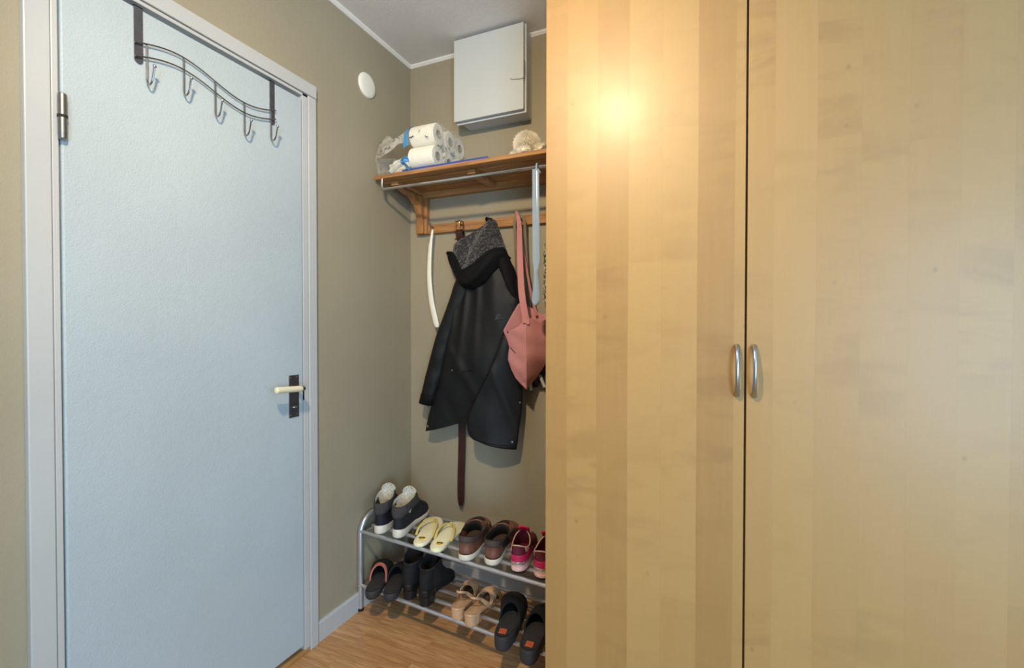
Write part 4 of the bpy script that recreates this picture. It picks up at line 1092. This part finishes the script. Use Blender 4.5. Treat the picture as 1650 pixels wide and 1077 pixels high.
# black ankle boots on the lower tier
def boot(u, v, z, deg, side, label, group):
    s = Shoe('ankle_boot', label, 'boot', group, u, v, z, deg, side)
    L_, W = 0.258, 0.042
    s.loft([(0.006,0.066,W*0.68,0.0,0.0,0.0,0.7),(0.003,0.070,W*0.71,0.018,0.018,0.018,0.7),(0.001,0.074,W*0.74,0.037,0.034,0.030,0.7)], 'heel', M['blackleather'], cap0=True, cap1=True)
    s.loft([(0.002,L_,W*0.96,0.034,0.012,0.004,0),(0.000,L_+0.002,W*1.0,0.038,0.016,0.010,0)], 'sole', M['outsole'], cap0=True, cap1=True, sub=2)
    U = [(0.003,L_-0.002,W*0.97,0.037,0.016,0.010,0),(0.000,L_-0.006,W*0.98,0.058,0.038,0.030,0),(0.002,L_-0.060,W*0.94,0.085,0.075,0.062,0.2),(0.008,L_-0.115,W*0.88,0.115,0.112,0.108,0.6),(0.012,L_-0.118,W*0.88,0.126,0.132,0.142,0.9),(0.012,L_-0.112,W*0.90,0.140,0.148,0.172,1)]
    s.loft(U, 'shaft', M['blacksuede'])
    s.loft([U[-1],(0.016,L_-0.116,W*0.84,0.141,0.149,0.173,1),(0.018,L_-0.118,W*0.80,0.11,0.11,0.12,1),(0.020,L_-0.10,W*0.7,0.06,0.05,0.05,0.8)], 'lining', M['lining'], sub=3, cap1=True)
    s.patch(U, 0.02, 0.25, -1.1, 1.1, 'heel_counter', M['blackleather'], 0.0015)
    n = 36
    MB().tube([s.surf(U, 1.0, 2*PI*k/n) for k in range(n)] + [s.surf(U, 1.0, 0)], 0.002, 8).build('collar_binding', M['charcoal'], s.t)
    MB().ribbon([s.surf(U, 0.86, 0) + V(0,-0.003,0), s.surf(U, 1.0, 0) + V(0,-0.004,0.006), s.surf(U, 0.95, 0) + V(0,0.007,0.0)], 0.012, 0.002, (1,0,0)).build('pull_tab', M['blackleather'], s.t)
G6 = 'pair of black ankle boots'
boot(0.260, -0.004, ZS2, 13, -1, 'left black suede ankle boot beside the coral lined clogs', G6)
boot(0.346, -0.008, ZS2, 8, 1, 'right black suede ankle boot, with the empty rails on its right', G6)

# clogs (open backs)
def clog(u, v, z, deg, side, label, group, edge, tagm, name, bed, W=0.0475, L_=0.268, hs=0.036, vy=0.38):
    s = Shoe(name, label, 'clog', group, u, v, z, deg, side)
    s.loft([(0.012,L_-0.012,W*0.84,0.0,0.004,0.014,0.1),(0.002,L_-0.002,W*0.96,0.012,0.012,0.016,0.1),(0.0,L_,W*1.0,hs*0.8,hs*0.72,hs*0.72,0.1),(0.004,L_-0.003,W*0.97,hs,hs*0.86,hs*0.86,0.1)], 'sole', M['charcoalsole'], cap0=True, cap1=True)
    s.loft([(0.007,L_-0.010,W*0.90,hs+0.0005,hs*0.87,hs*0.87,0.1),(0.03,L_-0.04,W*0.6,hs-0.003,hs*0.84,hs*0.84,0.1),(0.08,L_-0.10,W*0.2,hs-0.004,hs*0.83,hs*0.83,0.1)], 'footbed', M[bed], sub=3, cap1=True)
    # vamp: arch from the sides over the instep to the toe
    sole_edge = (0.004,L_-0.004,W*0.98,hs*0.86,hs*0.80,hs*0.80,0.1)
    def vamp(a, b_):
        # a across (left..right), b_ from opening to toe
        y = lerp(L_*vy, L_-0.012, b_) + (1-b_)*0.030*(1-(2*a-1)**2)*1.0
        t = (y-0.004)/(L_-0.008); ph = math.acos(max(-1, min(1, 1-2*t)))
        pr, plf = s.pt(sole_edge, ph), s.pt(sole_edge, -ph)
        cx_, hw = (pr.x+plf.x)/2, (pr.x-plf.x)/2*1.02
        hh = tab([(0,0.064),(0.3,0.060),(0.6,0.046),(0.85,0.032),(1,0.010)], b_)
        an = PI*(1-a)
        return V(cx_ + hw*math.cos(an), y, pr.z - 0.006 + hh*abs(math.sin(an))**0.75)
    MB().grid(vamp, 24, 18).build('vamp', M['blacksuede'], s.t, solid=0.004, ang=80)
    MB().ribbon([vamp(k/16, 0.0) + V(0,-0.001,-0.001) for k in range(17)], 0.013 if edge == 'coral' else 0.006, 0.0052, (0,1,0.25), sub=2).build('lining_edge', M[edge], s.t)
    if tagm:
        MB().box(-0.013, 0.013, 0.026, 0.052, hs-0.001, hs+0.0012).build('heel_tag', M[tagm], s.t, bevel=0.003)
    else:
        for k in range(2): MB().sphere((-0.02+0.04*k, 0.02, hs*0.9), 0.0025).build('stud', M['steel'], s.t)
G5 = 'pair of black clogs at the left end'
clog(0.136, -0.080, ZS2, 24, -1, 'left black clog with coral lining at the left end of the lower tier', G5, 'coral', None, 'clog', 'charcoal')
clog(0.212, -0.056, ZS2, 19, 1, 'right black clog with dark lining, tucked between its coral lined mate and the ankle boots', G5, 'blacksuede', None, 'clog', 'charcoal')
G8 = 'pair of black clogs with orange heel tags'
clog(0.742, -0.085, ZS2, 10, -1, 'left black clog with orange heel tag beside the beige heels', G8, 'blacksuede', 'orange', 'clog', 'blacksuede', W=0.051, L_=0.288, hs=0.054)
clog(0.847, -0.100, ZS2, 3, 1, 'right black clog with orange heel tag half hidden by the wardrobe', G8, 'blacksuede', 'orange', 'clog', 'blacksuede', W=0.051, L_=0.288, hs=0.054)

# beige slingback heels
def slingback(u, v, z, deg, side, label, group):
    s = Shoe('slingback_heel', label, 'shoe', group, u, v, z, deg, side)
    L_, W = 0.238, 0.039
    s.loft([(0.004,0.056,W*0.66,0.0,0.0,0.0,0.75),(0.002,0.060,W*0.68,0.018,0.018,0.018,0.75),(0.0,0.066,W*0.72,0.036,0.034,0.032,0.75)], 'block_heel', M['beige'], cap0=True, cap1=True)
    s.loft([(0.002,L_,W*0.94,0.035,0.012,0.001,0),(0.0,L_+0.001,W*0.97,0.040,0.017,0.004,0),(0.002,L_-0.001,W*0.95,0.045,0.021,0.008,0)], 'sole', M['beige'], cap0=True, cap1=True, sub=3)
    s.loft([(0.005,L_-0.006,W*0.90,0.0455,0.0215,0.009,0),(0.06,L_-0.08,W*0.3,0.042,0.022,0.012,0)], 'footbed', M['beige'], sub=3, cap1=True)
    s.loft([(0.105,L_-0.012,W*0.80,0.0285,0.0205,0.0095,0.3),(0.12,L_-0.05,W*0.4,0.0275,0.0210,0.0115,0.3)], 'toe_insole', M['beigeinsole'], sub=3, cap1=True)
    base = (0.002,L_-0.002,W*0.96,0.043,0.020,0.007,0)
    def vamp(a, b_):
        y = lerp(L_*0.52, L_-0.006, b_) + (1-b_)*0.030*(1-(2*a-1)**2)
        t = (y-0.002)/(L_-0.004); ph = math.acos(max(-1, min(1, 1-2*t)))
        pr, plf = s.pt(base, ph), s.pt(base, -ph)
        cx_, hw = (pr.x+plf.x)/2, (pr.x-plf.x)/2*1.01
        hh = tab([(0,0.046),(0.4,0.040),(0.8,0.026),(1,0.010)], b_); an = PI*(1-a)
        return V(cx_ + hw*math.cos(an), y, pr.z - 0.002 + hh*abs(math.sin(an))**0.8)
    # open-work vamp: two crossing bands and a toe rim
    def band(a0, b0, a1, b1, w_):
        pts = [vamp(lerp(a0, a1, k/10), lerp(b0, b1, k/10)) for k in range(11)]
        MB().ribbon(pts, w_, 0.0028, (0,1,0.2), sub=2).build('vamp_band', M['beige'], s.t)
    band(0.0, 0.05, 1.0, 0.05, 0.020); band(0.0, 0.10, 1.0, 0.70, 0.018); band(0.0, 0.70, 1.0, 0.10, 0.018); band(0.0, 0.62, 1.0, 0.62, 0.016)
    def toe(a, b_): return vamp(a, lerp(0.66, 1.0, b_))
    MB().grid(toe, 18, 6).build('toe_cap', M['beige'], s.t, solid=0.003)
    # side quarters running into the slack heel sling
    pL, pR = vamp(0.0, 0.0), vamp(1.0, 0.0)
    cx_ = (pL.x + pR.x)/2 - 0.004
    MB().ribbon([pL + V(0,0.014,0.000), pL + V(0.001,-0.012,0.012), V(cx_-0.019,0.086,0.058), V(cx_-0.017,0.066,0.072), V(cx_-0.010,0.053,0.079), V(cx_,0.049,0.080), V(cx_+0.010,0.053,0.079), V(cx_+0.017,0.066,0.072), V(cx_+0.019,0.086,0.058), pR + V(-0.001,-0.012,0.012), pR + V(0,0.014,0.000)],
        [0.020,0.017,0.011,0.008,0.007,0.007,0.007,0.008,0.011,0.017,0.020], 0.0028, (0,0.25,1), sub=6).build('heel_sling', M['beige'], s.t)
    return s
G7 = 'pair of beige slingback heels'
slingback(0.503, -0.012, ZS2, 9, -1, 'left beige slingback heel, next to the black ankle boots', G7)
slingback(0.567, -0.020, ZS2, -1, 1, 'right beige slingback heel, next to the orange tagged clogs', G7)

# ------------------------------------------------------------------ camera
cam = bpy.data.cameras.new('camera'); co = bpy.data.objects.new('camera', cam); COL.objects.link(co)
cam.sensor_fit = 'HORIZONTAL'; cam.sensor_width = 36.0; cam.lens = 36.0 * 753.95 / 1650
cam.clip_start = 0.02
yaw, pit, rol = math.radians(23.514), math.radians(-0.770), math.radians(0.0465)
fw = V(-math.sin(yaw)*math.cos(pit), math.cos(yaw)*math.cos(pit), math.sin(pit))
rt = V(math.cos(yaw), math.sin(yaw), 0); up = rt.cross(fw)
r2 = rt*math.cos(rol) + up*math.sin(rol); u2 = up*math.cos(rol) - rt*math.sin(rol)
mt = Matrix((r2, u2, -fw)).transposed().to_4x4(); mt.translation = V(0, 0, 1.21)
co.matrix_world = mt
SC.camera = co

# ------------------------------------------------------------------ light
def light(name, kind, loc, energy, color, **kw):
    l = bpy.data.lights.new(name, kind); l.energy = energy; l.color = color
    for k, v in kw.items(): setattr(l, k, v)
    o = bpy.data.objects.new(name, l); COL.objects.link(o); o.location = loc; return o
o = light('hall_ceiling_spot', 'SPOT', (-0.46, 0.12, 2.30), 98, (1.0, 0.78, 0.50), shadow_soft_size=0.05, spot_size=math.radians(128), spot_blend=1.0)
o.rotation_euler = V(-0.55, 1.78, -1.45).to_track_quat('-Z', 'Y').to_euler()
o = light('window_daylight', 'AREA', (XR+0.02, (WY0+WY1)/2, (WZ0+WZ1)/2), 36, (0.52, 0.77, 1.0), shape='RECTANGLE', size=WZ1-WZ0, size_y=WY1-WY0)
o.rotation_euler = (0, PI/2, 0)
o = light('added_rear_fill', 'AREA', ((RX0+RX1)/2, YR-0.02, (RZ0+RZ1)/2), 108, (0.46, 0.73, 1.0), shape='RECTANGLE', size=RX1-RX0, size_y=RZ1-RZ0)  # added cool fill from the rear, lifts the niche and wardrobe
o.rotation_euler = (PI/2, 0, 0)
w = bpy.data.worlds.new('World'); SC.world = w; w.use_nodes = True
bg = w.node_tree.nodes['Background']; bg.inputs[0].default_value = (0.75, 0.87, 1.0, 1); bg.inputs[1].default_value = 0.6

SC.view_settings.view_transform = 'Standard'; SC.view_settings.look = 'None'
SC.view_settings.gamma = 1.0; SC.view_settings.exposure = 0.14; SC.view_settings.use_curve_mapping = False
SC.cycles.use_denoising = True
SC.cycles.max_bounces = 10; SC.cycles.transparent_max_bounces = 16
